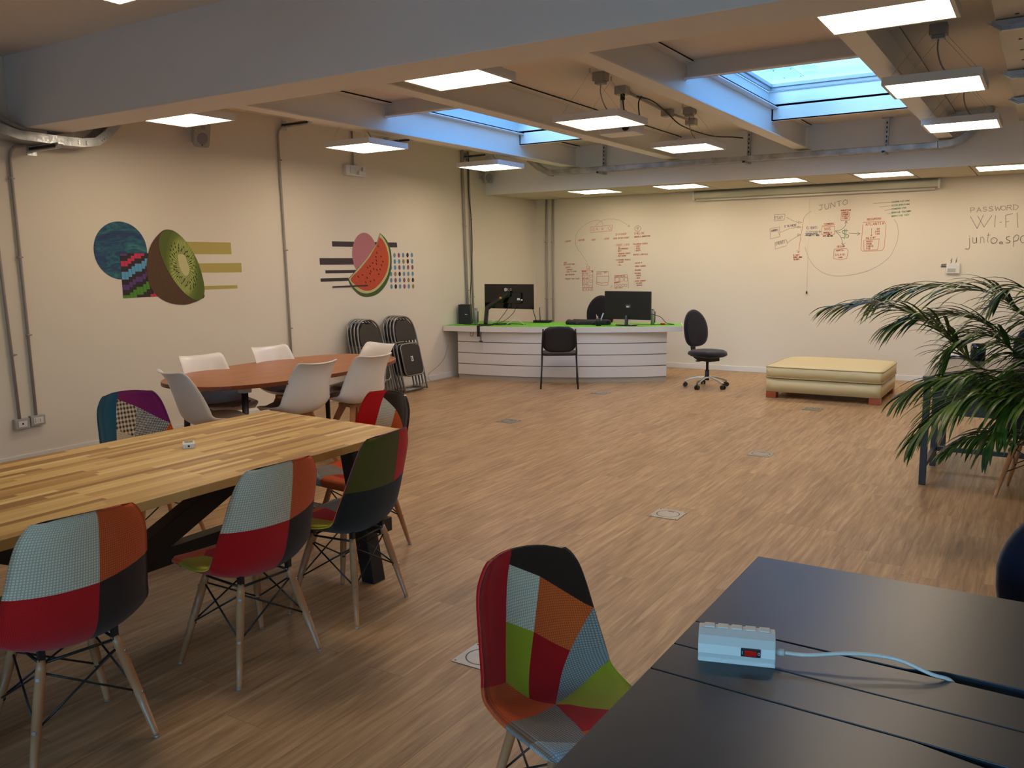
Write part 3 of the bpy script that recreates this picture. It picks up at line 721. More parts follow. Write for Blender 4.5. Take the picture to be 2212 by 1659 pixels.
cW = wl(800, 575)
th = thing('wall_mural', 'wall sticker of a watermelon slice with pink disc, dark bars and dots', 'mural', (XL, cW[0], cW[1]))
bm = BM()
for pix in ([(717, 521), (857, 524), (858, 534.5), (717.5, 532.5)], [(690, 557.5), (775, 557.5), (775, 571.5), (691, 572)], [(702.5, 584), (772, 583), (770, 589.5), (703, 590.5)], [(692, 601.5), (752, 600), (754, 606.5), (692.5, 608.8)]): wpolyL(bm, pix, .001)
wpart('dark_bar', bm, flat('mural_aubergine', '3a2e36'), th)
bm = BM(); a, b = wl(787, 546), wl(758.5, 546); wallpoly(bm, ell((wl(788, 548)[0], wl(788, 550)[1]), abs(wl(813, 546)[0] - wl(759, 546)[0]) / 2, .262, 0, 56), .002); wpart('pink_disc', bm, flat('mural_pink', 'b4727c'), th)
rind = [(820.5, 503.5), (832, 515), (841, 532), (845, 552), (845, 575), (840, 600), (830, 620), (815, 635), (797, 641), (780, 639), (765, 627), (755, 612), (752, 602), (790, 560), (812, 528)]
white = [(820.5, 505), (829, 516), (838, 534), (841.5, 555), (841, 575), (835, 597), (823, 616), (808, 629), (790, 634), (774, 629), (762, 618), (752.5, 603), (790, 560), (812, 528)]
red = [(819, 512), (826, 519), (834, 535), (838.5, 556), (837.5, 575), (832, 593), (820, 612), (805, 625), (790, 628), (776, 623), (766, 615), (757, 602), (775, 583), (797, 556), (811, 532)]
for k, (pix, nm, cc) in enumerate(((rind, 'rind', '3c5a28'), (white, 'pith', 'c0bc84'), (red, 'red_flesh', 'c04a2c'))):
    bm = BM(); P = [Vector((*wl(*p), 0)) for p in pix]
    curve = catmull(P[:-2], 4) + P[-2:]
    wallpoly(bm, [(p.x, p.y) for p in curve], .004 + .0015 * k); wpart(nm, bm, mat('melon_' + nm, srgb('#' + cc), .6, var=.12, vscale=14), th)
bm = BM()
for q in ((813, 546), (816, 532), (811, 555), (812, 563), (804, 568), (812, 570), (826, 565), (798, 575), (820, 582), (806, 581), (813, 583), (800, 586), (798, 591), (792, 600), (773, 598), (782, 594), (807, 605), (799, 608), (789, 610), (817, 592), (823, 573), (822, 554), (793, 578)):
    c0 = wl(*q); wallpoly(bm, ell(c0, .018, .008, math.radians(-60 + (q[0] * 7) % 40), 9), .0088)
wpart('melon_seeds', bm, flat('melon_seed_print', '461a12'), th)
bm = BM(); wpolyL(bm, [(717, 618.3), (793.5, 615), (793.5, 618.5), (717, 621.3)], .0088); wpart('thin_bar', bm, flat('mural_aubergine', '3a2e36'), th)
grid = [(852, 551.5, 'bpbkb', 0), (852.7, 565, 'bbokb', 0), (844, 578, 'bbpbpp', 0), (844.5, 592, 'bokbbb', 0), (845, 605.5, 'bpbpok', 0), (845.5, 619, 'bkbpbo', 0)]
DC = (('b', '5e8eac'), ('p', '845066'), ('o', '8a7c4c'), ('k', '2a1e10'))
for x0, yy, s_, _ in grid:
    bm = BM()
    for k, ch in enumerate(s_): wallpoly(bm, ell(wl(x0 + 9.35 * k, yy - .12 * k), .0235, .030, 0, 16), .001, 'bpok'.index(ch))
    wpart('dot_row', bm, [flat('dot_' + a, b) for a, b in DC], th)

# ------------------------------------------------------------ marker writing on the back wall
F_ = {'A': '0,0 .35,1 .7,0;.12,.38 .58,.38', 'B': '0,0 0,1 .45,1 .6,.78 .45,.55 0,.55;.45,.55 .65,.28 .45,0 0,0', 'C': '.65,.85 .4,1 .1,.8 0,.5 .1,.2 .4,0 .65,.15', 'D': '0,0 0,1 .35,1 .65,.7 .65,.3 .35,0 0,0',
      'E': '.6,1 0,1 0,0 .6,0;0,.52 .5,.52', 'F': '.6,1 0,1 0,0;0,.52 .5,.52', 'G': '.65,.85 .4,1 .1,.8 0,.5 .1,.2 .4,0 .65,.2 .65,.45 .4,.45', 'H': '0,0 0,1;.6,0 .6,1;0,.5 .6,.5', 'I': '.3,0 .3,1',
      'J': '.1,1 .6,1;.45,1 .45,.2 .25,0 .05,.15', 'K': '0,0 0,1;.6,1 0,.45 .6,0', 'L': '0,1 0,0 .55,0', 'M': '0,0 .05,1 .35,.4 .65,1 .7,0', 'N': '0,0 0,1 .6,0 .6,1', 'O': '.35,1 .08,.8 0,.5 .08,.2 .35,0 .62,.2 .7,.5 .62,.8 .35,1',
      'P': '0,0 0,1 .45,1 .62,.78 .45,.5 0,.48', 'Q': '.35,1 .08,.8 0,.5 .08,.2 .35,0 .62,.2 .7,.5 .62,.8 .35,1;.45,.25 .7,0', 'R': '0,0 0,1 .45,1 .62,.78 .45,.52 0,.5;.3,.5 .65,0', 'S': '.6,.9 .35,1 .08,.85 .1,.6 .5,.42 .62,.2 .35,0 .02,.12',
      'T': '0,1 .7,1;.35,1 .35,0', 'U': '0,1 0,.3 .2,0 .45,0 .6,.3 .6,1', 'V': '0,1 .32,0 .65,1', 'W': '0,1 .2,0 .4,.8 .6,0 .85,1', 'X': '0,0 .6,1;0,1 .6,0', 'Y': '0,1 .3,.5 .6,1;.3,.5 .3,0', 'Z': '0,1 .6,1 0,0 .6,0',
      '1': '.1,.7 .35,1 .35,0', '2': '.05,.8 .3,1 .6,.8 0,0 .6,0', '3': '.05,.9 .5,1 .5,.65 .2,.52 .55,.4 .5,.05 .05,.05', '5': '.55,1 .1,1 .05,.55 .45,.6 .6,.3 .4,0 .05,.08', '0': '.3,1 0,.5 .3,0 .6,.5 .3,1', '-': '.1,.45 .5,.45', '.': '.2,0 .3,.05', '/': '0,-.1 .5,1.1', '?': '.05,.8 .3,1 .55,.75 .3,.45 .3,.3;.3,.05 .3,0', '&': '.6,0 .15,.75 .3,1 .45,.8 .05,.25 .25,0 .6,.35', '$': '.6,.8 .3,.9 .05,.7 .55,.35 .4,.1 .02,.2;.3,1.1 .3,-.1', ' ': '',
      'j': '.3,.65 .3,-.35 .1,-.5 -.15,-.42;.3,.8 .3,.83', 'u': '0,.6 0,.15 .2,0 .4,.15 .42,.6 .42,0', 'n': '0,0 0,.6;0,.4 .2,.6 .4,.5 .42,0', 't': '.2,.95 .15,.1 .3,0;0,.7 .4,.75', 'o': '.25,.6 0,.4 .05,.1 .3,0 .55,.15 .55,.45 .25,.6', 's': '.45,.55 .2,.6 .1,.42 .4,.25 .3,.03 0,.05', 'p': '.05,-.4 .05,.6;.05,.45 .3,.65 .5,.45 .35,.2 .05,.15', 'a': '.45,.55 .2,.6 0,.3 .15,.05 .4,.15 .45,.55 .5,.02'}
def ribbon(bm, P, w, mi=0, lift=.0025):
    w *= .85
    """thin pen line on the back wall; P in wall coordinates (x,z)"""
    P = [Vector(p) for p in P]
    for a, b in zip(P, P[1:]):
        d = b - a
        if d.length < 1e-5: continue
        d.normalize(); nn = Vector((-d.y, d.x)) * w / 2; a2, b2 = a - d * w * .3, b + d * w * .3
        f = bm.faces.new([bm.verts.new((q.x, YB - lift, q.y)) for q in (a2 + nn, b2 + nn, b2 - nn, a2 - nn)]); f.material_index = mi
def wb(u, v): p = on_y(u, v); return Vector((p.x, p.z))
def text(bm, s, p0, p1, hpx, mi=0, w=.006, jit=.05):
    """hand lettering from pixel baseline p0 to p1 on the back wall, mapped to wall metres"""
    a, b = wb(*p0), wb(*p1); h = wb(p0[0], p0[1] - hpx) - a; L = len(s); rnd = random.Random(hash(s) % 999 if False else sum(map(ord, s)))
    adv = (b - a) / L; cwid = adv * .80
    for i, ch in enumerate(s):
        for st in F_.get(ch, F_.get(ch.upper(), '')).split(';'):
            if not st.strip(): continue
            P = []
            for q in st.split():
                x, y = map(float, q.split(',')); x += rnd.uniform(-jit, jit); y += rnd.uniform(-jit, jit)
                P.append(a + adv * i + cwid * (x / .7) + h * y)
            ribbon(bm, P, w, mi)
def line(bm, pix, mi=0, w=.006, sm=0, closed=False):
    P = [wb(*p) for p in pix]
    if sm: P = [Vector((q.x, q.y)) for q in catmull([Vector((p.x, p.y, 0)) for p in P], sm, closed)]
    if closed: P.append(P[0])
    ribbon(bm, P, w, mi)
INK = [mat('ink_grey', srgb(160, 149, 139), .6), mat('ink_red', srgb(212, 132, 106), .6), mat('ink_green', srgb(130, 166, 134), .6), mat('ink_blue', srgb(124, 119, 134), .6), mat('ink_faint', srgb(186, 168, 146), .6)]
def writing(name, bm, label, p): o = tag(obj(name, bm, INK), label, 'wall writing'); return o
c5 = lambda a, b: (1640 + a / 6.144, 420 + b / 6.144)
c6 = lambda a, b: (1980 + a / 7.54, 400 + b / 7.54)
c7 = lambda a, b: (1180 + a / 6.506, 440 + b / 6.506)
bm = BM()
text(bm, 'PASSWORD', c6(880, 445), c6(1680, 395), 10, 0, .008)
for st in (((875, 510), (985, 705), (1090, 485)), ((995, 500), (1098, 685), (1225, 495)), ((1285, 495), (1270, 685)), ((1355, 607), (1385, 605)), ((1565, 465), (1450, 490), (1455, 690)), ((1450, 600), (1505, 588)), ((1637, 450), (1648, 690))):
    line(bm, [c6(*q) for q in st], 0, .009)
for st, sm in ((((862, 860), (865, 990), (845, 1040), (790, 1035)), 4), (((860, 828), (862, 834)), 0), (((915, 850), (918, 930), (940, 948), (972, 925), (975, 855), (978, 940)), 0), (((1040, 945), (1045, 850), (1075, 845), (1095, 870), (1100, 938)), 0), (((1172, 780), (1155, 900), (1165, 935)), 0), (((1150, 818), (1195, 812)), 0),
               (((1260, 850), (1215, 880), (1215, 930), (1255, 950), (1300, 925), (1310, 880), (1260, 850)), 4), (((1375, 920), (1350, 940), (1372, 958), (1402, 942), (1375, 920)), 3), (((1520, 835), (1470, 845), (1465, 880), (1515, 905), (1510, 935), (1455, 940)), 4), (((1580, 850), (1575, 1000)), 0), (((1580, 850), (1630, 810), (1665, 840), (1640, 900), (1580, 915)), 4),
               (((1749, 815), (1705, 840), (1690, 890), (1715, 935), (1760, 925), (1775, 860)), 4)):
    line(bm, [c6(*q) for q in st], 0, .009, sm)
writing('marker_writing', bm, 'grey handwritten wifi password heading on the back wall at the right edge', None)
bm = BM()
for st in (((560, 1275), (575, 1190)), ((550, 1270), (572, 1240), (552, 1235), (575, 1200)), ((632, 1280), (662, 1180)), ((640, 1250), (655, 1245), (640, 1225), (660, 1215)), ((400, 1330), (490, 1325))): line(bm, [c6(*q) for q in st], 3, .007)
text(bm, 'NERO', c6(405, 1312), c6(490, 1305), 3.4, 3, .006); text(bm, 'COMANDO', c6(395, 1340), c6(497, 1335), 2.6, 3, .005)
writing('marker_writing', bm, 'tiny dark scribbles around the white wall thermostat', None)
# middle diagram
bm = BM()
text(bm, 'JUNTO', c5(790, 215), c5(1190, 130), 11, 0, .009)
for pts_ in (((200, 270), (345, 262), (330, 340), (200, 352), (205, 275)), ((145, 455), (270, 430), (275, 560), (150, 590), (143, 455)), ((205, 640), (362, 600), (375, 660)), ((205, 640), (215, 700), (215, 727), (365, 680))): line(bm, [c5(*q) for q in pts_], 0)
text(bm, 'ESA?', c5(208, 330), c5(320, 325), 6.2, 3); text(bm, 'SARDEX', c5(162, 495), c5(255, 480), 3.6, 3); text(bm, 'EVENTI', c5(222, 672), c5(350, 645), 6, 3)
for pts_ in (((362, 303), (440, 345), (520, 375)), ((280, 505), (400, 455), (530, 430)), ((375, 640), (450, 590), (535, 540)), ((250, 480), (272, 545))): line(bm, [c5(*q) for q in pts_], 0)
for q in ((545, 370), (537, 432), (535, 535)): line(bm, [c5(q[0] - 25, q[1] - 12), c5(q[0] + 22, q[1] + 2), c5(q[0] - 25, q[1] + 14), c5(q[0] - 25, q[1] - 12)], 0)
text(bm, '3 YE/MESE', c5(335, 440), c5(498, 418), 4.2, 3)
line(bm, [c5(*q) for q in ((580, 400), (555, 540), (520, 770))], 1, .006); line(bm, [c5(*q) for q in ((500, 740), (520, 775), (540, 750))], 1, .006)
for k, s_ in enumerate(('3-NET', 'EVENTI MAGG', 'CLIENTI')): text(bm, s_, c5(450 + 5 * k, 815 + k * 28), c5(540 + 30 * (k == 1), 812 + k * 28), 2.8, 1)
text(bm, 'CLIENTI', c5(625, 462), c5(780, 458), 5.5, 3); line(bm, [c5(620, 488), c5(800, 492)], 3); line(bm, [c5(800, 484), c5(822, 495), c5(802, 507), c5(800, 484)], 3)
text(bm, '-CONSULENZE', c5(605, 528), c5(780, 526), 3, 3); text(bm, '-PROGETTI WEB', c5(605, 553), c5(800, 550), 3, 3)
text(bm, 'COMMERC', c5(862, 405), c5(1000, 398), 3.3, 1); line(bm, [c5(830, 418), c5(1010, 404)], 1); line(bm, [c5(*q) for q in ((835, 430), (1000, 420), (1002, 520), (980, 540), (830, 535), (835, 430))], 1)
text(bm, 'SOS', c5(862, 475), c5(955, 470), 5, 1, .007); text(bm, 'MARCO &', c5(855, 520), c5(965, 516), 3.3, 1); text(bm, 'CARL', c5(900, 540), c5(955, 538), 2.8, 1); text(bm, 'PTT.ONLINE', c5(850, 565), c5(980, 560), 3, 3)
line(bm, [c5(*q) for q in ((1010, 478), (1080, 470), (1140, 420), (1155, 355))], 3, .006, 4); line(bm, [c5(1132, 385), c5(1155, 352), c5(1172, 385)], 3)
line(bm, [c5(*q) for q in ((1010, 490), (1080, 508))], 3); line(bm, [c5(*q) for q in ((1015, 490), (1080, 560), (1113, 665))], 3, .006, 4); line(bm, [c5(1090, 645), c5(1113, 670), c5(1135, 645)], 3)
line(bm, [c5(*q) for q in ((1190, 515), (1335, 522))], 3); line(bm, [c5(1305, 500), c5(1338, 522), c5(1300, 545)], 3)
line(bm, [c5(*q) for q in ((1180, 480), (1110, 480), (1110, 515), (1185, 540), (1170, 575), (1095, 570))], 2, .009, 4); line(bm, [c5(1135, 460), c5(1128, 590)], 2, .009); line(bm, [c5(1155, 458), c5(1148, 560)], 2, .009)
text(bm, 'MARKETING', c5(1085, 220), c5(1220, 214), 2.6, 1); line(bm, [c5(*q) for q in ((1090, 235), (1085, 345), (1180, 345), (1202, 335), (1200, 240))], 1)
for k, s_ in enumerate(('DANIE', 'SIMONE', 'PAOLA', 'CARL')): text(bm, s_, c5(1105, 250 + 27 * k), c5(1190, 245 + 27 * k), 3, 1)
text(bm, 'DESIGN', c5(1035, 703), c5(1140, 695), 3.4, 1); line(bm, [c5(*q) for q in ((1000, 725), (1160, 715), (1180, 745), (1165, 850), (1080, 868), (985, 850), (992, 740), (1000, 725))], 1)
text(bm, 'MARTA', c5(1022, 757), c5(1120, 748), 3.2, 1); text(bm, 'SILVIO', c5(1010, 815), c5(1135, 808), 4, 1); text(bm, 'CARL', c5(1050, 845), c5(1115, 842), 2.8, 1)
text(bm, 'RECUPERO', c5(1435, 345), c5(1620, 332), 4, 1); line(bm, [c5(*q) for q in ((1380, 370), (1660, 358), (1685, 400), (1660, 700), (1630, 745), (1380, 758), (1350, 735), (1375, 400))], 1)
text(bm, 'ATLANTIA', c5(1415, 415), c5(1665, 398), 5, 1, .007); line(bm, [c5(1490, 450), c5(1490, 550)], 1); line(bm, [c5(1475, 535), c5(1490, 555), c5(1505, 535)], 1)
for k, s_ in enumerate(('70%', '20%', '10%')): text(bm, s_.replace('%', 'R'), c5(1538, 470 + 33 * k), c5(1605, 466 + 33 * k), 3.2, 1)
text(bm, 'PUL & NET', c5(1420, 592), c5(1550, 580), 3.2, 1); line(bm, [c5(*q) for q in ((1395, 608), (1595, 588), (1570, 735), (1390, 742), (1385, 610))], 1)
for k, s_ in enumerate(('MASSI', 'FEDE', 'FABIO', 'PIE')): text(bm, s_, c5(1425, 636 + 31 * k), c5(1425 + 18 * len(s_), 632 + 31 * k), 3.1, 1)
for k, (s_, x0) in enumerate((('ASSOCIATION', 1515), ('ACCELERATION', 1600), ('COWORKING', 1665), ('SERVICE FACTORY', 1705), ('SERVICE KEY', 1745))):
    y_ = 112 + 47 * k; text(bm, s_, c5(1755, y_), c5(1755 + (245 if k != 2 else 200) + 20 * (k == 3), y_ - 22), 3, 2)
    if k < 4: line(bm, [c5(x0, y_ + 8), c5(1745, y_ - 8)], 0)
line(bm, [c5(*q) for q in ((580, 400), (600, 300), (690, 220))], 0, .005, 4)
line(bm, [c5(*q) for q in ((610, 700), (660, 850), (760, 980), (930, 1070), (1150, 1078), (1450, 1010), (1700, 860), (1810, 680), (1845, 530), (1830, 400), (1790, 330))], 0, .005, 5)
writing('marker_diagram', bm, 'coloured marker diagram with boxes and arrows below the projector screen case', None)
# left diagram
bm = BM()
line(bm, [c7(*q) for q in ((625, 330), (930, 300), (922, 380), (625, 408), (622, 330))], 1)
line(bm, [c7(*q) for q in ((645, 380), (645, 360), (660, 345), (680, 360), (678, 382), (645, 380))], 1); line(bm, [c7(*q) for q in ((705, 345), (720, 345), (722, 362), (706, 364), (705, 345))], 1); line(bm, [c7(722, 362), c7(732, 376)], 1)
line(bm, [c7(*q) for q in ((785, 340), (800, 345), (798, 365), (782, 366), (785, 340))], 1); line(bm, [c7(*q) for q in ((890, 320), (870, 345), (890, 370), (912, 345))], 1, .007, 4, True)
line(bm, [c7(*q) for q in ((797, 305), (780, 255), (700, 235), (560, 285), (440, 400), (412, 520), (430, 610), (500, 710), (570, 820))], 4, .006, 5); line(bm, [c7(*q) for q in ((555, 845), (575, 860), (590, 842))], 4)
line(bm, [c7(*q) for q in ((690, 310), (780, 240), (900, 215), (1030, 235), (1140, 298))], 0, .005, 5); line(bm, [c7(*q) for q in ((1165, 295), (1145, 320), (1175, 325), (1165, 295))], 0)
line(bm, [c7(*q) for q in ((1285, 312), (1242, 340), (1255, 378), (1300, 388), (1332, 350), (1310, 318))], 0, .007, 4, True); line(bm, [c7(1262, 352), c7(1295, 332), c7(1285, 368)], 0, .008)
for s_, a_, b_, h_ in (('STARTUP', (262, 545), (350, 535), 3.2), ('SEM/AND', (452, 525), (540, 518), 3.2), ('USER', (640, 520), (692, 516), 3.2), ('EVENT', (820, 507), (890, 500), 3.4), ('DISCOVER', (978, 447), (1130, 437), 4), ('ESSO AFFARI/EVENT', (945, 500), (1168, 485), 3), ('TIMELINE', (1235, 437), (1385, 425), 4.4), ('UPDATES & SUGGESTIONS', (1238, 478), (1465, 460), 2.8),
                    ('- EVENTI LISTA', (960, 595), (1170, 585), 3.6), ('- ALL', (988, 620), (1045, 618), 2.5), ('- RECOMMENDED', (988, 645), (1155, 638), 2.6), ('- BEST', (988, 678), (1058, 672), 2.8), ('- TRENDING EVENTS', (990, 715), (1182, 705), 2.8), ('- NEW NEARBY', (990, 745), (1128, 738), 2.6), ('- DISCOVER PEOPLE', (960, 802), (1188, 795), 2.8), ('- NEARBY', (992, 833), (1090, 828), 2.4), ('- ALL', (992, 870), (1058, 865), 2.6),
                    ('FOLLOWING EVENTS', (1222, 578), (1430, 568), 2.8), ('- START', (1238, 610), (1320, 602), 2.6), ('- NEWS', (1238, 640), (1322, 632), 2.8), ('- EVENTS', (1238, 672), (1328, 662), 2.8), ('UPDATES & ARTICLES', (1222, 728), (1430, 718), 2.8), ('- FOLLOW IN', (1232, 845), (1348, 835), 2.5), ('- EVENT CHANGES', (1232, 890), (1402, 882), 2.6), ('- MESSAGES', (1228, 945), (1335, 940), 2.6), ('- FRIENDS', (1222, 992), (1332, 985), 2.6), ('- EVENTS', (1245, 1022), (1335, 1015), 2.5), ('- NEWS', (1248, 1055), (1322, 1050), 2.4), ('- EVENT SUMMARY', (1222, 1100), (1405, 1090), 2.6), ('- RECORDS', (1245, 1130), (1348, 1122), 2.4), ('- PHOTOS', (1250, 1160), (1350, 1152), 2.5),
                    ('OUR', (248, 838), (290, 835), 2.8), ('NOTIFICATIONS', (248, 865), (402, 858), 3), ('- EVENTS', (248, 912), (342, 900), 2.6), ('- SUMMARY', (268, 940), (372, 932), 2.3), ('- NEWS TO START', (268, 968), (430, 958), 2.3), ('- NEW MESSAGE', (248, 1010), (400, 1002), 2.5), ('- PRODUCT BUY START', (248, 1068), (470, 1062), 2.6)):
    text(bm, s_, c7(*a_), c7(*b_), h_, 1 if s_ not in ('OUR',) else 1, .0048)
line(bm, [c7(*q) for q in ((570, 878), (608, 878), (612, 918), (572, 922), (568, 878))], 1); line(bm, [c7(582, 915), c7(590, 895), c7(600, 915)], 1)
line(bm, [c7(*q) for q in ((502, 940), (656, 940), (655, 1222), (512, 1225), (502, 940))], 1); line(bm, [c7(502, 962), c7(656, 962)], 1); line(bm, [c7(505, 950), c7(560, 952)], 1, .02); line(bm, [c7(640, 950), c7(656, 950)], 1, .02); line(bm, [c7(510, 1182), c7(655, 1180)], 1)
for j, yy in enumerate((1020, 1088, 1165)):
    for i in range(3):
        x_ = 525 + 50 * i; line(bm, [c7(x_ - 16, yy - 17), c7(x_ + 18, yy - 17), c7(x_ + 16, yy + 18), c7(x_ - 14, yy + 17), c7(x_ - 16, yy - 17)], 1, .005)
    text(bm, ('TOP EVENTI', 'NEAR EVENTI', 'NEW EVENTI')[j], c7(508, yy - 28), c7(602, yy - 30), 1.8, 1, .004)
for i in range(4): line(bm, [c7(520 + 36 * i, 1195), c7(532 + 36 * i, 1195), c7(532 + 36 * i, 1210), c7(520 + 36 * i, 1210), c7(520 + 36 * i, 1195)], 1, .006)
line(bm, [c7(*q) for q in ((708, 955), (872, 952), (880, 1020), (865, 1145), (785, 1150), (705, 1125), (712, 1025), (708, 955))], 1); line(bm, [c7(712, 1022), c7(880, 1020)], 1); line(bm, [c7(705, 1102), c7(780, 1115), c7(782, 1145)], 1); line(bm, [c7(785, 1115), c7(868, 1105)], 1)
for q in ((722, 955), (722, 980)): line(bm, [c7(q[0], q[1]), c7(q[0] + 50, q[1]), c7(q[0] + 50, q[1] + 18), c7(q[0], q[1] + 18), c7(q[0], q[1])], 1, .005)
text(bm, 'TEXT', c7(810, 975), c7(858, 972), 3, 1); text(bm, 'EVENTS FOR YOU', c7(975, 1028), c7(1105, 1022), 2, 1, .004)
line(bm, [c7(*q) for q in ((960, 1010), (1140, 998), (1150, 1060), (1155, 1190))], 1); line(bm, [c7(960, 1010), c7(962, 1190)], 1); line(bm, [c7(962, 1032), c7(1145, 1028)], 1)
for i in range(3): line(bm, [c7(970 + 65 * i, 1045), c7(1025 + 58 * i, 1040), c7(1025 + 58 * i, 1088), c7(972 + 65 * i, 1090), c7(970 + 65 * i, 1045)], 1, .005)
line(bm, [c7(960, 1112), c7(1035, 1100)], 1, .018)
for i in range(4): line(bm, [c7(995 + 41 * i + 17 * math.cos(t), 1147 + 17 * math.sin(t)) for t in [2 * PI * k / 10 for k in range(11)]], 1, .005)
line(bm, [c7(930, 1150), c7(905, 1180)], 1); text(bm, 'BEST EVENTI', c7(972, 1192), c7(1080, 1186), 2.2, 1, .004)
writing('marker_diagram', bm, 'red marker lists and app sketches on the back wall above the reception desk', None)

# projector screen case with pull cord
th = thing('projector_screen', 'long white roll-up projector screen case high on the back wall', 'projector screen', (-2.8, YB, 2.48))
bm = BM(); prism(bm, rrect(.095, .09, .03, 6), -1.58, 1.57, tf=lambda a, b, c: Vector((c - .0, -.055 + a, .02 + b))); obj('case', bm, mat('screen_case', srgb(196, 196, 178), .4), th)
bm = BM(); cyl(bm, (-1.56, -.06, -.045), (1.53, -.06, -.045), .014); obj('bottom_bar', bm, M_WHITE, th)
bm = BM()
for x in (-1.585, 1.575): prism(bm, rrect(.11, .12, .03, 6), x - .012, x + .012, tf=lambda a, b, c: Vector((c, -.055 + a, .015 + b)))
obj('end_cap', bm, M_PLASTIC, th)
bm = BM(); cyl(bm, (.01, -.06, -.05), (.01, -.05, -.075), .003); tube(bm, [(-.02, -.06, -.058), (-.02, -.06, -.085), (.04, -.06, -.085), (.04, -.06, -.058)], .003, 5); cyl(bm, (.01, -.03, -.085), (.015, -.012, -1.32), .0016, seg=5); obj('pull_cord', bm, M_WHITE, th)
bm = BM(); lathe(bm, [(.0, .02), (.006, .012), (.012, -.01), (.01, -.02), (0, -.022)], (.015, -.014, -1.34), 12); obj('cord_pull', bm, M_BLACK, th)

p = on_y(2059, 580)
th = thing('thermostat', 'small white thermostat on the back wall above the palm', 'thermostat', (p.x, YB, p.z))
bm = BM(); bx(bm, -.075, .075, -.03, 0, -.062, .066); obj('case', bm, M_PLASTIC, th, bevel=.006)
bm = BM(); bx(bm, -.06, .03, -.033, -.03, -.045, .0); obj('display', bm, mat('lcd', srgb(176, 178, 168), .3), th)

# ------------------------------------------------------------ floor boxes
def floorbox(x, y, label):
    th = thing('floor_box', label, 'floor outlet', (x, y, 0), 0, 'steel floor boxes')
    bm = BM(); prism(bm, rrect(.19, .19, .006, 2), .0005, .003); obj('plate', bm, mat('floor_plate', (.36, .35, .33, 1), .42, .9, var=.15, vscale=20), th)
    bm = BM()
    N = 40; A = [bm.verts.new((.074 * math.cos(2 * PI * k / N), .074 * math.sin(2 * PI * k / N), .0034)) for k in range(N)]; B = [bm.verts.new((.068 * math.cos(2 * PI * k / N), .068 * math.sin(2 * PI * k / N), .0034)) for k in range(N)]
    for k in range(N): bm.faces.new((A[k], A[(k + 1) % N], B[(k + 1) % N], B[k]))
    bx(bm, -.02, .02, .05, .058, .0031, .0036)
    obj('round_lid', bm, M_BLACKPL, th)
    bm = BM()
    for sx_ in (-1, 1):
        for sy_ in (-1, 1): cyl(bm, (sx_ * .082, sy_ * .082, .003), (sx_ * .082, sy_ * .082, .0042), .004, seg=8)
    obj('screws', bm, M_BLACK, th)
floorbox(-4.54, 9.31, 'square steel floor box in front of the reception desk chair')
floorbox(-4.545, 7.2, 'square steel floor box in the open floor right of the oval table')
floorbox(-2.05, 9.33, 'square steel floor box beside the cream ottoman')
floorbox(-1.925, 6.95, 'square steel floor box between the ottoman and the middle of the floor')
floorbox(-1.953, 4.975, 'square steel floor box in the open floor right of the wooden table end')
floorbox(-1.86, 2.73, 'square steel floor box half hidden behind the foreground patchwork chair')

# ------------------------------------------------------------ upholstered shell chairs
def interp(tab, v):
    for a, b in zip(tab, tab[1:]):
        if v <= b[0]:
            i = tab.index(a); p0 = tab[max(i - 1, 0)]; p3 = tab[min(i + 2, len(tab) - 1)]
            t = (v - a[0]) / (b[0] - a[0]); out = []
            for k in range(1, len(a)):
                m1 = (b[k] - p0[k]) / (b[0] - p0[0]) * (b[0] - a[0]); m2 = (p3[k] - a[k]) / (p3[0] - a[0]) * (b[0] - a[0])
                out.append((2 * t ** 3 - 3 * t * t + 1) * a[k] + (t ** 3 - 2 * t * t + t) * m1 + (-2 * t ** 3 + 3 * t * t) * b[k] + (t ** 3 - t * t) * m2)
            return out
    return list(tab[-1][1:])
# v, y, z, half width, side lift, side wrap forward
SHELL = [(0., .228, .392, .155, .0, 0.), (.06, .212, .424, .196, .006, 0), (.2, .12, .425, .222, .022, 0), (.35, 0., .405, .233, .045, .0), (.46, -.105, .400, .237, .07, .015), (.54, -.168, .440, .234, .06, .055), (.62, -.208, .505, .228, .025, .085), (.75, -.245, .64, .214, 0., .08), (.87, -.27, .765, .196, 0., .06), (.94, -.282, .828, .168, -.004, .055), (.985, -.287, .856, .138, -.006, .045), (1., -.287, .862, .115, -.008, .03)]
def S(u, v, tab):
    y, z, w, lift, wrap = interp(tab, v); a = abs(u) ** 2.4
    return Vector((u * w, y + wrap * a, z + lift * a))
def pip(p, poly):
    x, y = p; ins = False; j = len(poly) - 1
    for i in range(len(poly)):
        xi, yi = poly[i]; xj, yj = poly[j]
        if (yi > y) != (yj > y) and x < (xj - xi) * (y - yi) / (yj - yi) + xi: ins = not ins
        j = i
    return ins
P00, P01, P02 = (.34, .93), (-.28, .865), (-1., .76)
P10, P11, P12 = (.46, .755), (-.04, .70), (-.56, .62)
P20, P21, P22 = (.6, .565), (.3, .485), (.02, .415)
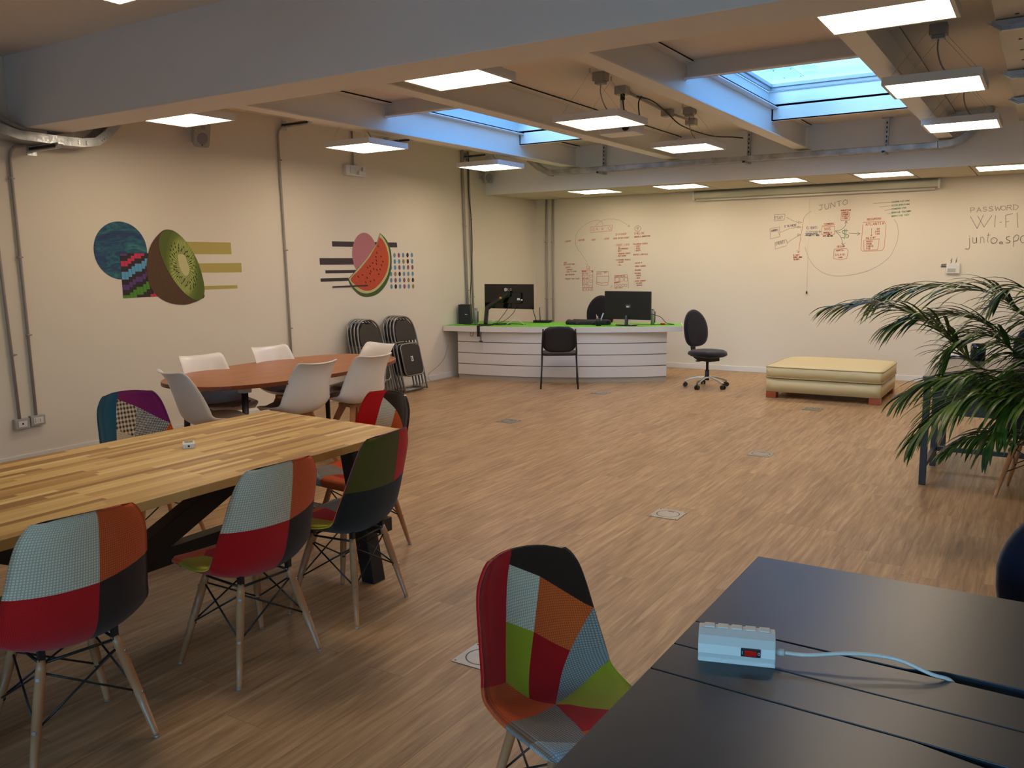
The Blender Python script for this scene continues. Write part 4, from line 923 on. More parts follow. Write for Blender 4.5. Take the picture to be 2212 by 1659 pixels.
INNER = [([P00, P01, P11, P10], 1), ([P01, P02, P12, P11], 2), ([P10, P11, P21, P20], 3), ([P11, P12, P22, P21], 4),
         ([(1.1, 1.1), (.28, 1.1), P00, P10, P20, (1.1, .55)], 5), ([(.28, 1.1), (-1.2, 1.1), (-1.2, .76), P02, P01, P00], 6),
         ([(1.2, .55), P20, P21, P22, (1.2, .30)], 7), ([P02, (-1.2, .76), (-1.2, .52), P22, P12], 8), ([P22, (-1.2, .52), (-1.2, .2), (-.5, .2), (-.12, .39)], 9),
         ([P22, (1.2, .30), (1.2, .2), (.3, .06), (.28, .08)], 10), ([P22, (-.12, .39), (-.5, .2), (-.3, .13), (.26, .15)], 4), ([(-.5, .2), (-.3, .13), (-.2, -.1), (-1.2, -.1), (-1.2, .2)], 7), ([(-.3, .13), (.26, .15), (.3, -.1), (-.2, -.1)], 2), ([(1.2, .2), (1.2, -.1), (.3, -.1), (.28, .08)], 11)]
OUTER = [([(-1.2, .725), (.12, .735), (.12, 1.1), (-1.2, 1.1)], 12), ([(.12, .735), (1.2, .78), (1.2, 1.1), (.12, 1.1)], 13), ([(-1.2, .2), (.12, .2), (.12, .735), (-1.2, .725)], 14), ([(.12, .2), (1.2, .2), (1.2, .78), (.12, .735)], 15), ([(-1.2, -.1), (1.2, -.1), (1.2, .2), (-1.2, .2)], 16)]
def make_shell_mesh(mirror=1, thick=.026, tab=SHELL, nu=22, nv=44, patches=True):
    sheet = bmesh.new()
    vs = [[sheet.verts.new((-1 + 2 * i / nu, j / nv, 0)) for i in range(nu + 1)] for j in range(nv + 1)]
    for j in range(nv):
        for i in range(nu): sheet.faces.new((vs[j][i], vs[j][i + 1], vs[j + 1][i + 1], vs[j + 1][i]))
    if patches:
        cuts = []
        for poly, _ in INNER + OUTER:
            for a, b in zip(poly, poly[1:] + poly[:1]):
                if max(abs(a[0]), abs(b[0])) > 1.05 and abs(a[0] - b[0]) < 1e-6: continue
                if (a[1] > 1.05 and b[1] > 1.05) or (a[1] < 0 and b[1] < 0): continue
                if (a, b) not in cuts and (b, a) not in cuts: cuts.append((a, b))
        for a, b in cuts:
            lo = Vector((min(a[0], b[0]) - .001, min(a[1], b[1]) - .001)); hi = Vector((max(a[0], b[0]) + .001, max(a[1], b[1]) + .001))
            fs = [f for f in sheet.faces if max(v.co.x for v in f.verts) >= lo.x and min(v.co.x for v in f.verts) <= hi.x and max(v.co.y for v in f.verts) >= lo.y and min(v.co.y for v in f.verts) <= hi.y]
            g = set(fs)
            for f in fs: g.update(f.edges); g.update(f.verts)
            d = Vector((b[0] - a[0], b[1] - a[1], 0))
            bmesh.ops.bisect_plane(sheet, geom=list(g), plane_co=(a[0], a[1], 0), plane_no=(-d.y, d.x, 0), dist=1e-5)
    bmesh.ops.connect_verts_concave(sheet, faces=sheet.faces)
    sheet.verts.index_update(); sheet.faces.index_update()
    out = bmesh.new(); uvl = out.loops.layers.uv.new('UVMap')
    inn, oth, flatc = [], [], []
    for v in sheet.verts:
        u, w = v.co.x * mirror, v.co.y; u = max(-1, min(1, u)); w = max(0, min(1, w))
        p = S(u, w, tab); e = 1e-3
        du = S(max(-1, u - e), w, tab) - S(min(1, u + e), w, tab); dv = S(u, min(1, w + e), tab) - S(u, max(0, w - e), tab)
        nn = du.cross(dv); nn.normalize()      # points to the sitter
        edge = min(1, (1 - abs(u)) / .12, w / .05, (1 - w) / .04); k = math.sqrt(max(0, 1 - (1 - max(edge, 0)) ** 2))
        inn.append(out.verts.new(p + nn * thick * .5 * k)); oth.append(out.verts.new(p - nn * thick * .5 * (.85 + .25 * k)))
        flatc.append((u * .23, w * .95))
    def slot(c, table):
        if not patches: return 0
        for poly, k in table:
            if pip((c.x, c.y), poly): return k
        return 9 if table is INNER else 16
    for f in sheet.faces:
        c = f.calc_center_median(); ids = [v.index for v in f.verts]
        for side, src, table in ((0, inn, INNER), (1, oth, OUTER)):
            seq = ids if (side == 0) == (mirror == 1) else ids[::-1]
            nf = out.faces.new([src[i] for i in seq]); nf.smooth = True; nf.material_index = slot(c, table)
            for lp_, i in zip(nf.loops, seq): lp_[uvl].uv = flatc[i]
    for e in sheet.edges:
        if len(e.link_faces) == 1:
            a, b = e.verts[0].index, e.verts[1].index
            try: nf = out.faces.new((inn[a], inn[b], oth[b], oth[a]))
            except ValueError: continue
            nf.smooth = True; nf.material_index = slot(e.link_faces[0].calc_center_median(), INNER)
            for lp_, i in zip(nf.loops, (a, b, b, a)): lp_[uvl].uv = flatc[i]
    sheet.free()
    return out
C = lambda h: srgb('#' + h)
fr_ = fabric('cloth_red', C('d41a1a'), size=.005); fo = fabric('cloth_orange', C('ee6a2c'), C('a63c14'), 'waffle', .0075); fw = fabric('cloth_white_waffle', C('ecdabc'), C('9c8c78'), 'waffle', .0085)
fb = fabric('cloth_brown', C('3e281c'), C('1c120c'), size=.006); fl_ = fabric('cloth_lime', C('b4b024'), C('80801a'), size=.0055); fg = fabric('cloth_grey_waffle', C('aca49a'), C('4c4640'), 'waffle', .0085)
fst = fabric('cloth_grey_stripe', C('a39c96'), C('5c5a5a'), 'stripe', .009); fbl = fabric('cloth_blue_grey', C('b8c0c0'), C('666a6c'), 'waffle', .009); fdr = fabric('cloth_dark_red', C('be1414'), size=.0045)
fol = fabric('cloth_olive', C('645a22'), size=.004); fden = fabric('cloth_denim', C('34343e'), C('121216'), size=.005); fdk = fabric('cloth_charcoal_fleck', C('38342e'), C('0e0d0c'), size=.003)
fte = fabric('cloth_teal', C('1a5470'), size=.004); fmg = fabric('cloth_magenta', C('7c2260'), size=.004); fhb = fabric('cloth_brown_houndstooth', C('cfc2a8'), C('4a3020'), 'check', .012); fhw = fabric('cloth_cream_houndstooth', C('d4c8b4'), C('a48c70'), 'check', .0045); fhk = fabric('cloth_black_houndstooth', C('c4c0b8'), C('16161a'), 'check', .0045); fhc = fabric('cloth_check', C('c8c0b0'), C('2a2620'), 'check', .011)
PAL_A = [fr_, fw, fo, fl_, fdr, fr_, fb, fo, fg, fl_, fst, fbl, fw, fo, fr_, fb, fdr, fb]
PAL_B = [fte, fhb, fhk, fhw, fhc, fte, fmg, fol, fo, fo, fhw, fmg, fol, fr_, fdk, fden, fdk, fmg]
_proto = {}
def leg_set(th):
    for sx_ in (-1, 1):
        for sy_ in (-1, 1):
            bm = BM(); top = Vector((sx_ * .115, sy_ * .11 - .01, .375)); foot = Vector((sx_ * .2, sy_ * .19, .004))
            P = [top.lerp(foot, t) for t in (0, .1, .35, .7, .96, 1)]; R_ = (.0125, .016, .0165, .0135, .0105, .009)
            for (a, b, r0, r1) in zip(P, P[1:], R_, R_[1:]): cyl(bm, a, b, r0, r1, 14, cap=True)
            bmesh.ops.remove_doubles(bm, verts=bm.verts, dist=1e-5)
            lg = obj('leg', bm, M_BEECH, th)
            bm = BM(); o_ = Vector((sx_, sy_, 0)).normalized() * .016
            for t in (.14, .55):
                q = top.lerp(foot, t); cyl(bm, q + o_ * .8, q + o_ * 1.12, .006, seg=10)
            obj('bolt', bm, M_CHROME, lg)
            bm = BM(); cyl(bm, foot - Vector((0, 0, .004)), foot + Vector((0, 0, .003)), .0095, seg=12); obj('foot_glide', bm, M_GREYPL, lg)
    bm = BM()
    T = {(a, b): Vector((a * .115, b * .11 - .01, .375)) for a in (-1, 1) for b in (-1, 1)}; Fo = {(a, b): Vector((a * .2, b * .19, .004)) for a in (-1, 1) for b in (-1, 1)}
    for a, b in (((-1, -1), (1, -1)), ((1, -1), (1, 1)), ((1, 1), (-1, 1)), ((-1, 1), (-1, -1))):
        cyl(bm, T[a].lerp(Fo[a], .1), T[b].lerp(Fo[b], .55), .0038, seg=7); cyl(bm, T[b].lerp(Fo[b], .1), T[a].lerp(Fo[a], .55), .0038, seg=7)
        cyl(bm, T[a].lerp(Fo[a], .03), T[b].lerp(Fo[b], .03), .005, seg=7)
    for k in T:
        box(bm, T[k] + Vector((0, 0, .015)), (.02, .02, .05))
        for t in (.1, .55): q = T[k].lerp(Fo[k], t); inw = Vector((-k[0], -k[1], 0)).normalized() * .016; cyl(bm, q, q + inw, .007, seg=8)
    obj('wire_brace', bm, M_BLACK, th)
def patch_chair(label, loc, rz, pal, mirror=1, group='patchwork shell chairs'):
    th = thing('patchwork_chair', label, 'chair', loc, rz, group)
    key = mirror
    if key not in _proto:
        bm = make_shell_mesh(mirror); me = D.meshes.new('shell'); bm.to_mesh(me); bm.free(); _proto[key] = me
    me = _proto[key].copy()
    for m_ in pal: me.materials.append(m_)
    o = D.objects.new('shell', me); COL.objects.link(o); o.parent = th
    o['label'] = 'shell covered in patches of different cloth'
    leg_set(th)
    return th
R90 = math.radians
patch_chair('patchwork chair at the lower left corner, back to camera, nearest at the wooden table', (-2.715, 1.50, 0), R90(90 - 17 + 8), PAL_A)
patch_chair('patchwork chair with white, orange, red and brown back, middle of the table\'s near side', (-2.69, 2.25, 0), R90(90 - 4), PAL_A)
PAL_C = [fr_, fw, fo, fl_, fdr, fte, fmg, fb, fo, fl_, fst, fbl, fol, fr_, fdk, fden, fst, fmg]
patch_chair('patchwork chair with olive, red and denim back and purple edge at the wooden table', (-2.71, 2.86, 0), R90(90 + 6), PAL_C)
patch_chair('patchwork chair with red and brown back at the far end of the wooden table', (-3.235, 3.53, 0), R90(180 - 6), PAL_A)
patch_chair('patchwork chair with teal and magenta back on the wall side of the wooden table', (-4.36, 3.02, 0), R90(-90 - 8), PAL_B)
patch_chair('patchwork chair mostly hidden at the left edge beyond the wooden table', (-3.87, 1.62, 0), R90(-90), PAL_A)
patch_chair('patchwork chair in the foreground beside the anthracite desk, facing the camera side', (-1.05, 1.95, 0), R90(-119), PAL_A).scale = (.885, .885, .885)
PAL_D = [fden] * 18
patch_chair('dark denim shell chair with wooden legs at the right edge behind the palm', (.017, 6.567, 0), R90(-9), PAL_D)

# ------------------------------------------------------------ wooden table
th = thing('dining_table', 'long butcher block table with black trestle base at left', 'table', (-3.3, 2.12, 0))
bm = BM(); v0 = [(-3.865, .86), (-2.75, .86), (-2.75, 3.38), (-3.845, 3.454)]
prism(bm, v0, .712, .75); wpart('tabletop', bm, M_BUTCHER, th, bevel=.003)
def bar(bm, a, b, w, h, up=(0, 0, 1)):
    a, b = Vector(a), Vector(b); d = (b - a); L = d.length; d.normalize(); upv = Vector(up); s = d.cross(upv); s.normalize(); t = s.cross(d)
    Mx = Matrix((s, d, t)).transposed(); box(bm, (a + b) / 2, (w, L, h), Mx)
for y in (3.16, 1.08):
    bm = BM(); bar(bm, (-2.82, y, 0.0), (-2.94, y, .68), .085, .085, (0, 1, 0)); bar(bm, (-3.78, y, 0.0), (-3.66, y, .68), .085, .085, (0, 1, 0))
    bx(bm, -3.72, -2.88, y - .04, y + .04, .66, .711)
    for v in bm.verts:
        if v.co.z < .02: v.co.z = 0
    wpart('end_leg_frame', bm, M_BLACK, th, bevel=.003)
bm = BM(); bx(bm, -3.82, -2.72, 3.12, 3.2, .27, .34); bx(bm, -3.82, -2.72, 1.04, 1.12, .27, .34); bx(bm, -3.34, -3.26, 1.08, 3.16, .27, .35); wpart('stretcher', bm, M_BLACK, th, bevel=.003)
for s_ in (1, -1):
    bm = BM(); bar(bm, (-3.3, 2.12 + s_ * .02, .33), (-3.3, 2.12 + s_ * .86, .70), .085, .10, (0, 0, 1)); wpart('diagonal_brace', bm, M_BLACK, th, bevel=.003)

p = on_z(402, 965, .75)
th = thing('remote_control', 'small white gadget with screen lying on the butcher block table', 'gadget', (-3.4, 2.55, .75), R90(53))
bm = BM(); prism(bm, rrect(.055, .085, .01), 0, .022); obj('case', bm, M_PLASTIC, th, bevel=.003)
bm = BM(); bx(bm, -.018, .018, -.005, .022, .022, .0235, mi=0); cyl(bm, (0, -.0415, .012), (0, -.044, .012), .005, mi=1, seg=10)
for k in range(6): bx(bm, -.02 + k * .007, -.016 + k * .007, .026, .034, .022, .0228, mi=1)
obj('display', bm, [mat('lcd_grey', srgb(120, 120, 116), .3), M_BLACK], th)

# ------------------------------------------------------------ oval table
th = thing('oval_table', 'long reddish brown oval meeting table with black legs near the left wall', 'table', (-5.46, 5.15, 0))
bm = BM(); N = 72; poly = []
for k in range(N):
    t = 2 * PI * k / N; c_, s_ = math.cos(t), math.sin(t); e = 2 / 2.5
    x_ = .61 * abs(c_) ** e * (1 if c_ >= 0 else -1); y_ = 1.16 * abs(s_) ** e * (1 if s_ >= 0 else -1)
    poly.append((x_ - .04 * y_, y_))
prism(bm, poly, .69, .722)
for f in bm.faces:
    if abs(f.normal.z) < .5: f.material_index = 1
bm.normal_update()
for f in bm.faces: f.material_index = 1 if abs(f.normal.z) < .5 else 0
obj('tabletop', bm, [M_REDWOOD, M_WENGEEDGE], th, bevel=.004)
bm = BM()
for x_ in (-.3, .3): bx(bm, x_ - .015, x_ + .015, -.78, .78, .665, .69)
for y_ in (-.8, .8): bx(bm, -.32, .32, y_ - .015, y_ + .015, .665, .69)
obj('underframe', bm, M_FRAMEBLUE, th)
for sx_ in (-1, 1):
    for sy_ in (-1, 1):
        bm = BM(); a = Vector((sx_ * .33 - .03 * sy_, sy_ * .80, .68)); b = Vector((sx_ * .36 - .03 * sy_, sy_ * .84, 0)); cyl(bm, a, b, .026, .022, 16)
        lg = obj('leg', bm, M_BLACK, th)
        bm = BM(); box(bm, a + Vector((0, 0, -.015)), (.075, .075, .045)); obj('corner_bracket', bm, M_GREYPL, lg, bevel=.006)

# white shell chairs
WSHELL = [(0., .245, .425, .16, .0, 0.), (.06, .225, .45, .20, .01, 0), (.2, .13, .44, .225, .03, 0), (.35, 0., .42, .235, .06, .0), (.46, -.10, .42, .237, .075, .015), (.54, -.16, .455, .233, .06, .05), (.62, -.195, .52, .226, .02, .08), (.75, -.235, .64, .205, 0., .085), (.87, -.272, .745, .192, 0., .065), (.94, -.302, .795, .188, .010, .05), (.98, -.326, .812, .178, .014, .045), (1., -.336, .814, .165, .012, .04)]
white_proto = []
def white_chair(label, loc, rz):
    if white_proto: return dup(white_proto[0], label, loc, rz)
    th = thing('shell_chair', label, 'chair', loc, rz, 'white shell chairs around the oval table'); white_proto.append(th)
    bm = make_shell_mesh(1, .012, WSHELL, 20, 36, False); obj('shell', bm, M_SHELL, th)
    bm = BM(); n_ = 16
    top, bot = [], []
    for r_ in range(5):
        rr = r_ / 4; ring = []; ring2 = []
        for k in range(28):
            t = 2 * PI * k / 28; u = .86 * rr * math.cos(t); v = .235 + .2 * rr * math.sin(t); p_ = S(u, v, WSHELL)
            th_ = .03 * math.sqrt(max(0, 1 - rr ** 3)) + .006
            ring.append(bm.verts.new(p_ + Vector((0, 0, th_))))
        top.append(ring)
    for a, b in zip(top[1:], top[2:]):
        for k in range(28): f = bm.faces.new((a[k], a[(k + 1) % 28], b[(k + 1) % 28], b[k])); f.smooth = True
    c0 = bm.verts.new(S(0, .235, WSHELL) + Vector((0, 0, .036)))
    for k in range(28): f = bm.faces.new((c0, top[1][k], top[1][(k + 1) % 28])); f.smooth = True
    for v in top[0]: bm.verts.remove(v)
    low = [bm.verts.new(v.co - Vector((0, 0, .012))) for v in top[4]]
    for k in range(28): bm.faces.new((top[4][k], top[4][(k + 1) % 28], low[(k + 1) % 28], low[k]))
    obj('seat_pad', bm, M_CUSH, th)
    for sx_ in (-1, 1):
        for sy_ in (-1, 1):
            bm = BM(); a = Vector((sx_ * .06, sy_ * .06, .40)); b = Vector((sx_ * .215, sy_ * .2, 0)); d = (b - a).normalized(); s = d.cross(Vector((0, 0, 1))).normalized(); t = s.cross(d)
            va = [bm.verts.new(a + s * x_ * .022 + t * y_ * .03) for x_, y_ in ((-1, -1), (1, -1), (1, 1), (-1, 1))]; vb = [bm.verts.new(Vector((b.x, b.y, 0)) + s * x_ * .012 + Vector((d.x, d.y, 0)).normalized() * y_ * .014) for x_, y_ in ((-1, -1), (1, -1), (1, 1), (-1, 1))]
            for k in range(4): bm.faces.new((va[k], va[(k + 1) % 4], vb[(k + 1) % 4], vb[k]))
            bm.faces.new(va[::-1]); bm.faces.new(vb)
            obj('leg', bm, M_OAK, th, bevel=.004)
    bm = BM(); bx(bm, -.09, .09, -.09, .09, .385, .412); obj('hub', bm, M_OAK, th, bevel=.004)
    return th
WC = (('white shell chair at the near end of the oval table', (-5.22, 4.13, 0), -12), ('white shell chair on the wall side of the oval table, nearer the camera', (-5.73, 4.63, 0), -100),
      ('white shell chair on the wall side of the oval table, farther from the camera', (-5.78, 5.44, 0), -98), ('white shell chair, nearer of two on the open side of the oval table', (-5.03, 4.80, 0), 84),
      ('white shell chair, farther of two on the open side of the oval table', (-4.96, 5.39, 0), 82), ('white shell chair at the far end of the oval table by the folding chairs', (-5.34, 5.87, 0), 172))
for t_, p_, a_ in WC: white_chair(t_, p_, R90(a_)).scale = (1.04, 1.04, 1.04)

# ------------------------------------------------------------ stacked folding chairs
fold_proto = []
def fold_chair(label, base, rz, tilt):
    if fold_proto:
        o = dup(fold_proto[0], label, base, None); o.rotation_euler = (tilt, 0, rz); return o
    th = thing('folding_chair', label, 'chair', base, 0, 'folded chairs leaning on the left wall'); th.rotation_euler = (tilt, 0, rz); fold_proto.append(th)
    mt = mat('grey_tube', (.26, .255, .25, 1), .3, .85); pad = mat('black_vinyl', (.02, .016, .014, 1), .45, bump=.05, bscale=200)
    # local: x width, y depth (towards the viewer is -y), z up in the folded plane
    loop = [(-.21, 0, .0), (-.215, 0, .25), (-.205, 0, .6), (-.20, 0, .70), (-.17, 0, .81), (-.1, 0, .875), (0, 0, .89), (.1, 0, .875), (.17, 0, .81), (.20, 0, .70), (.205, 0, .6), (.215, 0, .25), (.21, 0, .0)]
    bm = BM(); tube(bm, catmull(loop, 4), .011, 8); cyl(bm, (-.21, 0, .02), (.21, 0, .02), .009, seg=8); obj('front_frame', bm, mt, th)
    loop = [(-.185, .028, .60), (-.19, .028, .12), (-.17, .028, .03), (-.13, .028, .012), (.13, .028, .012), (.17, .028, .03), (.19, .028, .12), (.185, .028, .60)]
    bm = BM(); tube(bm, catmull(loop, 4), .010, 8); obj('rear_frame', bm, mt, th)
    bm = BM(); poly = [(-.175, .60), (.175, .60), (.185, .68), (.16, .78), (.1, .84), (.05, .853), (.045, .838), (-.045, .838), (-.05, .853), (-.1, .84), (-.16, .78), (-.185, .68)]
    prism(bm, poly, -.012, .012, tf=lambda a, b, c: Vector((a, c, b))); obj('backrest', bm, pad, th, bevel=.006)
    bm = BM(); prism(bm, rrect(.33, .35, .05, 5, 0, .37), -.032, -.018, tf=lambda a, b, c: Vector((a, c, b))); so = obj('seat', bm, pad, th, bevel=.003)
    bm = BM(); tube(bm, [Vector((x_, -.03, z_)) for x_, z_ in rrect(.355, .375, .06, 5, 0, .37)], .009, 8, closed=True); obj('seat_rim', bm, mt, so)
    bm = BM(); bx(bm, -.02, .02, -.0335, -.032, .35, .41); bx(bm, -.012, .002, -.0342, -.0335, .36, .4, mi=1); obj('sticker', bm, [M_PLASTIC, M_BLACK], so)
    return th
def fold_row(n_, x0, y0, rz, lab, first):
    for k in range(n_):
        # each chair stands a little nearer the room than the one behind it
        off = Vector((math.sin(rz), -math.cos(rz), 0)) * (.052 * k)
        txt = '%s, %s of folded black chairs' % (['rearmost folding chair', 'second folding chair from the rear', 'second folding chair from the front', 'frontmost folding chair'][k], lab)
        fold_chair(txt, Vector((x0, y0, .012)) + off, rz, R90(-13)).scale = (1.04, 1.04, 1.06)
fold_row(4, -6.80, 8.37, R90(90), 'right row', 0)
fold_row(4, -6.80, 7.72, R90(90), 'left row', 0)

# ------------------------------------------------------------ reception desk
th = thing('reception_desk', 'curved white slatted reception desk with a bright green top', 'desk', (-5.5, 10.2, 0))
def arc(p0, pm, p1, n=28):
    (x1, y1), (x2, y2), (x3, y3) = p0, pm, p1
    d = 2 * (x1 * (y2 - y3) + x2 * (y3 - y1) + x3 * (y1 - y2))
    ux = ((x1 ** 2 + y1 ** 2) * (y2 - y3) + (x2 ** 2 + y2 ** 2) * (y3 - y1) + (x3 ** 2 + y3 ** 2) * (y1 - y2)) / d
    uy = ((x1 ** 2 + y1 ** 2) * (x3 - x2) + (x2 ** 2 + y2 ** 2) * (x1 - x3) + (x3 ** 2 + y3 ** 2) * (x2 - x1)) / d
    r = math.hypot(x1 - ux, y1 - uy); a0 = math.atan2(y1 - uy, x1 - ux); a1 = math.atan2(y3 - uy, x3 - ux)
    while a1 < a0: a1 += 2 * PI
    return [(ux + r * math.cos(a0 + (a1 - a0) * k / n), uy + r * math.sin(a0 + (a1 - a0) * k / n)) for k in range(n + 1)]
base = arc((-6.886, 9.615), (-5.40, 9.905), (-4.236, 10.655))
def offs(pl, d):
    out = []
    for i, (x_, y_) in enumerate(pl):
        a = Vector(pl[max(i - 1, 0)]); b = Vector(pl[min(i + 1, len(pl) - 1)]); t = (b - a).normalized(); out.append((x_ - t.y * d, y_ + t.x * d))
    return out
def band(bm, pl, d0, d1, z0, z1, mi=0):
    a, b = offs(pl, d0), offs(pl, d1); prism(bm, a + b[::-1], z0, z1, mi)
bm = BM(); band(bm, base, .015, .05, 0, .06); wpart('plinth', bm, mat('plinth_grey', srgb(176, 166, 150), .5), th)
zz = .065; hh = .142
for k in range(4):
    bm = BM(); band(bm, base, 0, .03, zz + k * (hh + .010), zz + k * (hh + .010) + hh); wpart('front_board', bm, M_LAMW, th, bevel=.0015)
bm = BM(); band(bm, base, .012, .04, .06, .665); wpart('groove_backing', bm, mat('groove_brown', srgb(112, 92, 80), .6), th)
bm = BM(); b0 = offs(base, .04); bar_pts = [b0[0], b0[-1], (b0[-1][0] - .22, b0[-1][1] + .48), (b0[0][0] - .05, b0[0][1] + .62)]
bx(bm, -6.90, -6.87, 9.66, 10.3, .0, .66); bar(bm, (-4.27, 10.70, .33), (-4.47, 11.2, .33), .03, .66); wpart('side_panel', bm, M_LAMW, th)
top = arc((-7.055, 9.505), (-5.42, 9.865), (-4.035, 10.70))
back = [(-4.22, 11.17), (-4.6, 11.08), (-5.5, 10.78), (-6.3, 10.62), (-7.055, 10.56)]
bm = BM(); prism(bm, top + back, .662, .735); bm.normal_update(); wpart('top_slab', bm, M_LAMW, th, bevel=.002)
bm = BM(); prism(bm, offs(top, .012)[0:] + [(-4.23, 11.155), (-4.6, 11.068), (-5.5, 10.768), (-6.3, 10.608), (-7.05, 10.55)], .735, .738); wpart('green_top', bm, M_GREEN, th)
ZT = .7385

# monitor on an arm (left)
p = Vector((-6.41, 10.2, 1.115))
th = thing('monitor', 'black computer monitor held by an arm, left end of the reception desk', 'monitor', p)
bm = BM(); bx(bm, -.405, .405, -.008, .012, -.172, .172); obj('panel', bm, M_GLOSSBLK, th, bevel=.004)
bm = BM(); prism(bm, rrect(.4, .15, .02), 0, .022, tf=lambda a, b, c: Vector((a + .02, -.008 - c, b - .02))); obj('rear_bulge', bm, M_GLOSSBLK, th, bevel=.005)
bm = BM(); cyl(bm, (-.045, -.009, .095), (-.045, -.0115, .095), .025, seg=24)
lo = obj('logo_disc', bm, mat('logo_grey', srgb(190, 186, 184), .4), th)
def strokes(bm, s, x0, z0, h, w, yy, tf=None):
    for i, ch in enumerate(s):
        for st in F_[ch].split(';'):
            P = [Vector((x0 + i * h * .95 + float(q.split(',')[0]) * h, z0 + float(q.split(',')[1]) * h)) for q in st.split()]
            for a, b in zip(P, P[1:]):
                d = (b - a).normalized(); nn = Vector((-d.y, d.x)) * w / 2; a2, b2 = a - d * w * .4, b + d * w * .4
                q = [(a2 + nn), (b2 + nn), (b2 - nn), (a2 - nn)]
                bm.faces.new([bm.verts.new((v.x, yy, v.y) if tf is None else tf(v.x, yy, v.y)) for v in q])
bm = BM(); strokes(bm, 'LG', -.008, .078, .036, .008, -.0105); obj('lettering', bm, mat('logo_grey'), th)
bm = BM(); bx(bm, .155, .2, -.032, -.02, -.05, -.02); bx(bm, .215, .24, -.032, -.02, -.055, -.035); obj('cable_plug', bm, M_PLASTIC, th)
tha = thing('monitor_mount', 'black articulated monitor arm clamped to the reception desk edge', 'monitor arm', (-6.495, 9.69, ZT))
bm = BM(); A0 = Vector((-6.495, 9.73, ZT + .02))
bx(bm, -6.58, -6.41, 9.68, 9.8, ZT - .001, ZT + .02); wpart('base_plate', bm, M_BLACK, tha, bevel=.004)
bm = BM(); E1 = on_y(1052, 665, 9.95); bar(bm, A0, E1, .045, .05, (1, 0, 0)); wpart('lower_arm', bm, M_BLACKPL, tha, bevel=.01)
bm = BM(); E2 = Vector((-6.40, 10.165, 1.15)); bar(bm, E1 + Vector((-.01, 0, -.01)), E2, .05, .06, (1, 0, 0)); wpart('upper_arm', bm, M_BLACKPL, tha, bevel=.012)
bm = BM(); q = E1.lerp(E2, .72) + Vector((-.005, -.035, .0)); cyl(bm, q, q + Vector((0, -.006, 0)), .018, seg=16); wpart('yellow_badge', bm, mat('badge_yellow', srgb(214, 150, 60), .5), tha)
bm = BM(); cyl(bm, (-6.40, 10.14, 1.15), (-6.40, 10.165, 1.15), .045, seg=20); wpart('mount_plate', bm, M_BLACK, tha)
bm = BM(); x_ = -6.50; k_ = min(range(len(top)), key=lambda i: abs(top[i][0] - x_)); y_ = top[k_][1] - .014
bx(bm, x_ - .02, x_ + .02, y_ - .005, y_ + .012, ZT - .14, ZT + .01); bx(bm, x_ - .02, x_ + .02, y_ - .005, y_ + .18, ZT, ZT + .012); cyl(bm, (x_ + .02, y_ + .03, ZT - .20), (x_ + .02, y_ + .03, ZT - .052), .005); cyl(bm, (x_ + .02, y_ + .03, ZT - .21), (x_ + .02, y_ + .03, ZT - .2), .025)
wpart('clamp', bm, M_BLACK, tha)
# monitor on a foot (right)
th = thing('monitor', 'black computer monitor on a round foot, right part of the reception desk', 'monitor', (-4.735, 10.50, ZT), R90(-4))
bm = BM(); prism(bm, rrect(.69, .375, .012), 0, .03, tf=lambda a, b, c: Vector((a, c - .01, .265 + b))); obj('panel', bm, M_BLACKPL, th, bevel=.006)
bm = BM()
for z_ in (.35, .37, .385): bx(bm, -.21, .2, -.0115, -.0105, z_, z_ + .006)
bx(bm, -.06, .03, -.0115, -.0105, .42, .424); obj('vent_slots', bm, M_BLACK, th)
bm = BM(); bx(bm, -.02, .05, -.0125, -.011, .235, .275); bx(bm, -.01, .03, -.0135, -.0125, .24, .255, mi=1); obj('rating_sticker', bm, [mat('sticker_dark', (.1, .1, .09, 1), .5), M_PLASTIC], th)
bm = BM(); bar(bm, (0, -.03, .01), (0, -.02, .13), .055, .03, (1, 0, 0)); obj('stand_neck', bm, mat('neck_grey', (.07, .07, .075, 1), .25), th, bevel=.006)
bm = BM(); prism(bm, ell((0, -.03), .155, .1, 0, 36), 0, .014); obj('stand_foot', bm, M_GLOSSBLK, th, bevel=.004)

# pop up socket towers
def tower(p, label):
    th = thing('power_tower', label, 'power socket', p, 0, 'aluminium socket towers on the reception desk')
    bm = BM(); cyl(bm, (0, 0, 0), (0, 0, .19), .026, seg=20); obj('column', bm, M_GREYPL, th)
    th.rotation_euler[2] = R90(50)
    bm = BM(); bx(bm, .02, .03, -.02, .02, .02, .17); obj('socket_strip', bm, M_BLACK, th)
    bm = BM(); cyl(bm, (0, 0, .19), (0, 0, .205), .014, seg=16); cyl(bm, (0, 0, .205), (0, 0, .212), .032, seg=20); obj('cap', bm, M_ALU, th)
tower((-6.85, 10.02, ZT), 'aluminium pop-up socket tower at the left end of the reception desk')
tower((-4.50, 10.80, ZT), 'aluminium pop-up socket tower right of the right monitor')
th = thing('speaker_box', 'black box with a small white logo at the left end of the reception desk', 'router box', (-6.955, 9.92, ZT), R90(25))
bm = BM(); prism(bm, [(-.085, 0), (.085, 0), (.07, .27), (-.09, .27)], -.09, .09, tf=lambda a, b, c: Vector((a, c, b))); obj('case', bm, M_BLACKPL, th, bevel=.004)
bm = BM(); bx(bm, .0, .035, -.0915, -.0902, .13, .136); obj('logo', bm, M_WHITE, th)
th = thing('wifi_router', 'flat black wifi router with two antennas on the reception desk', 'router', (-6.05, 10.52, ZT), R90(10))
bm = BM(); bx(bm, -.12, .12, -.07, .07, 0, .035); obj('case', bm, M_GLOSSBLK, th, bevel=.005)
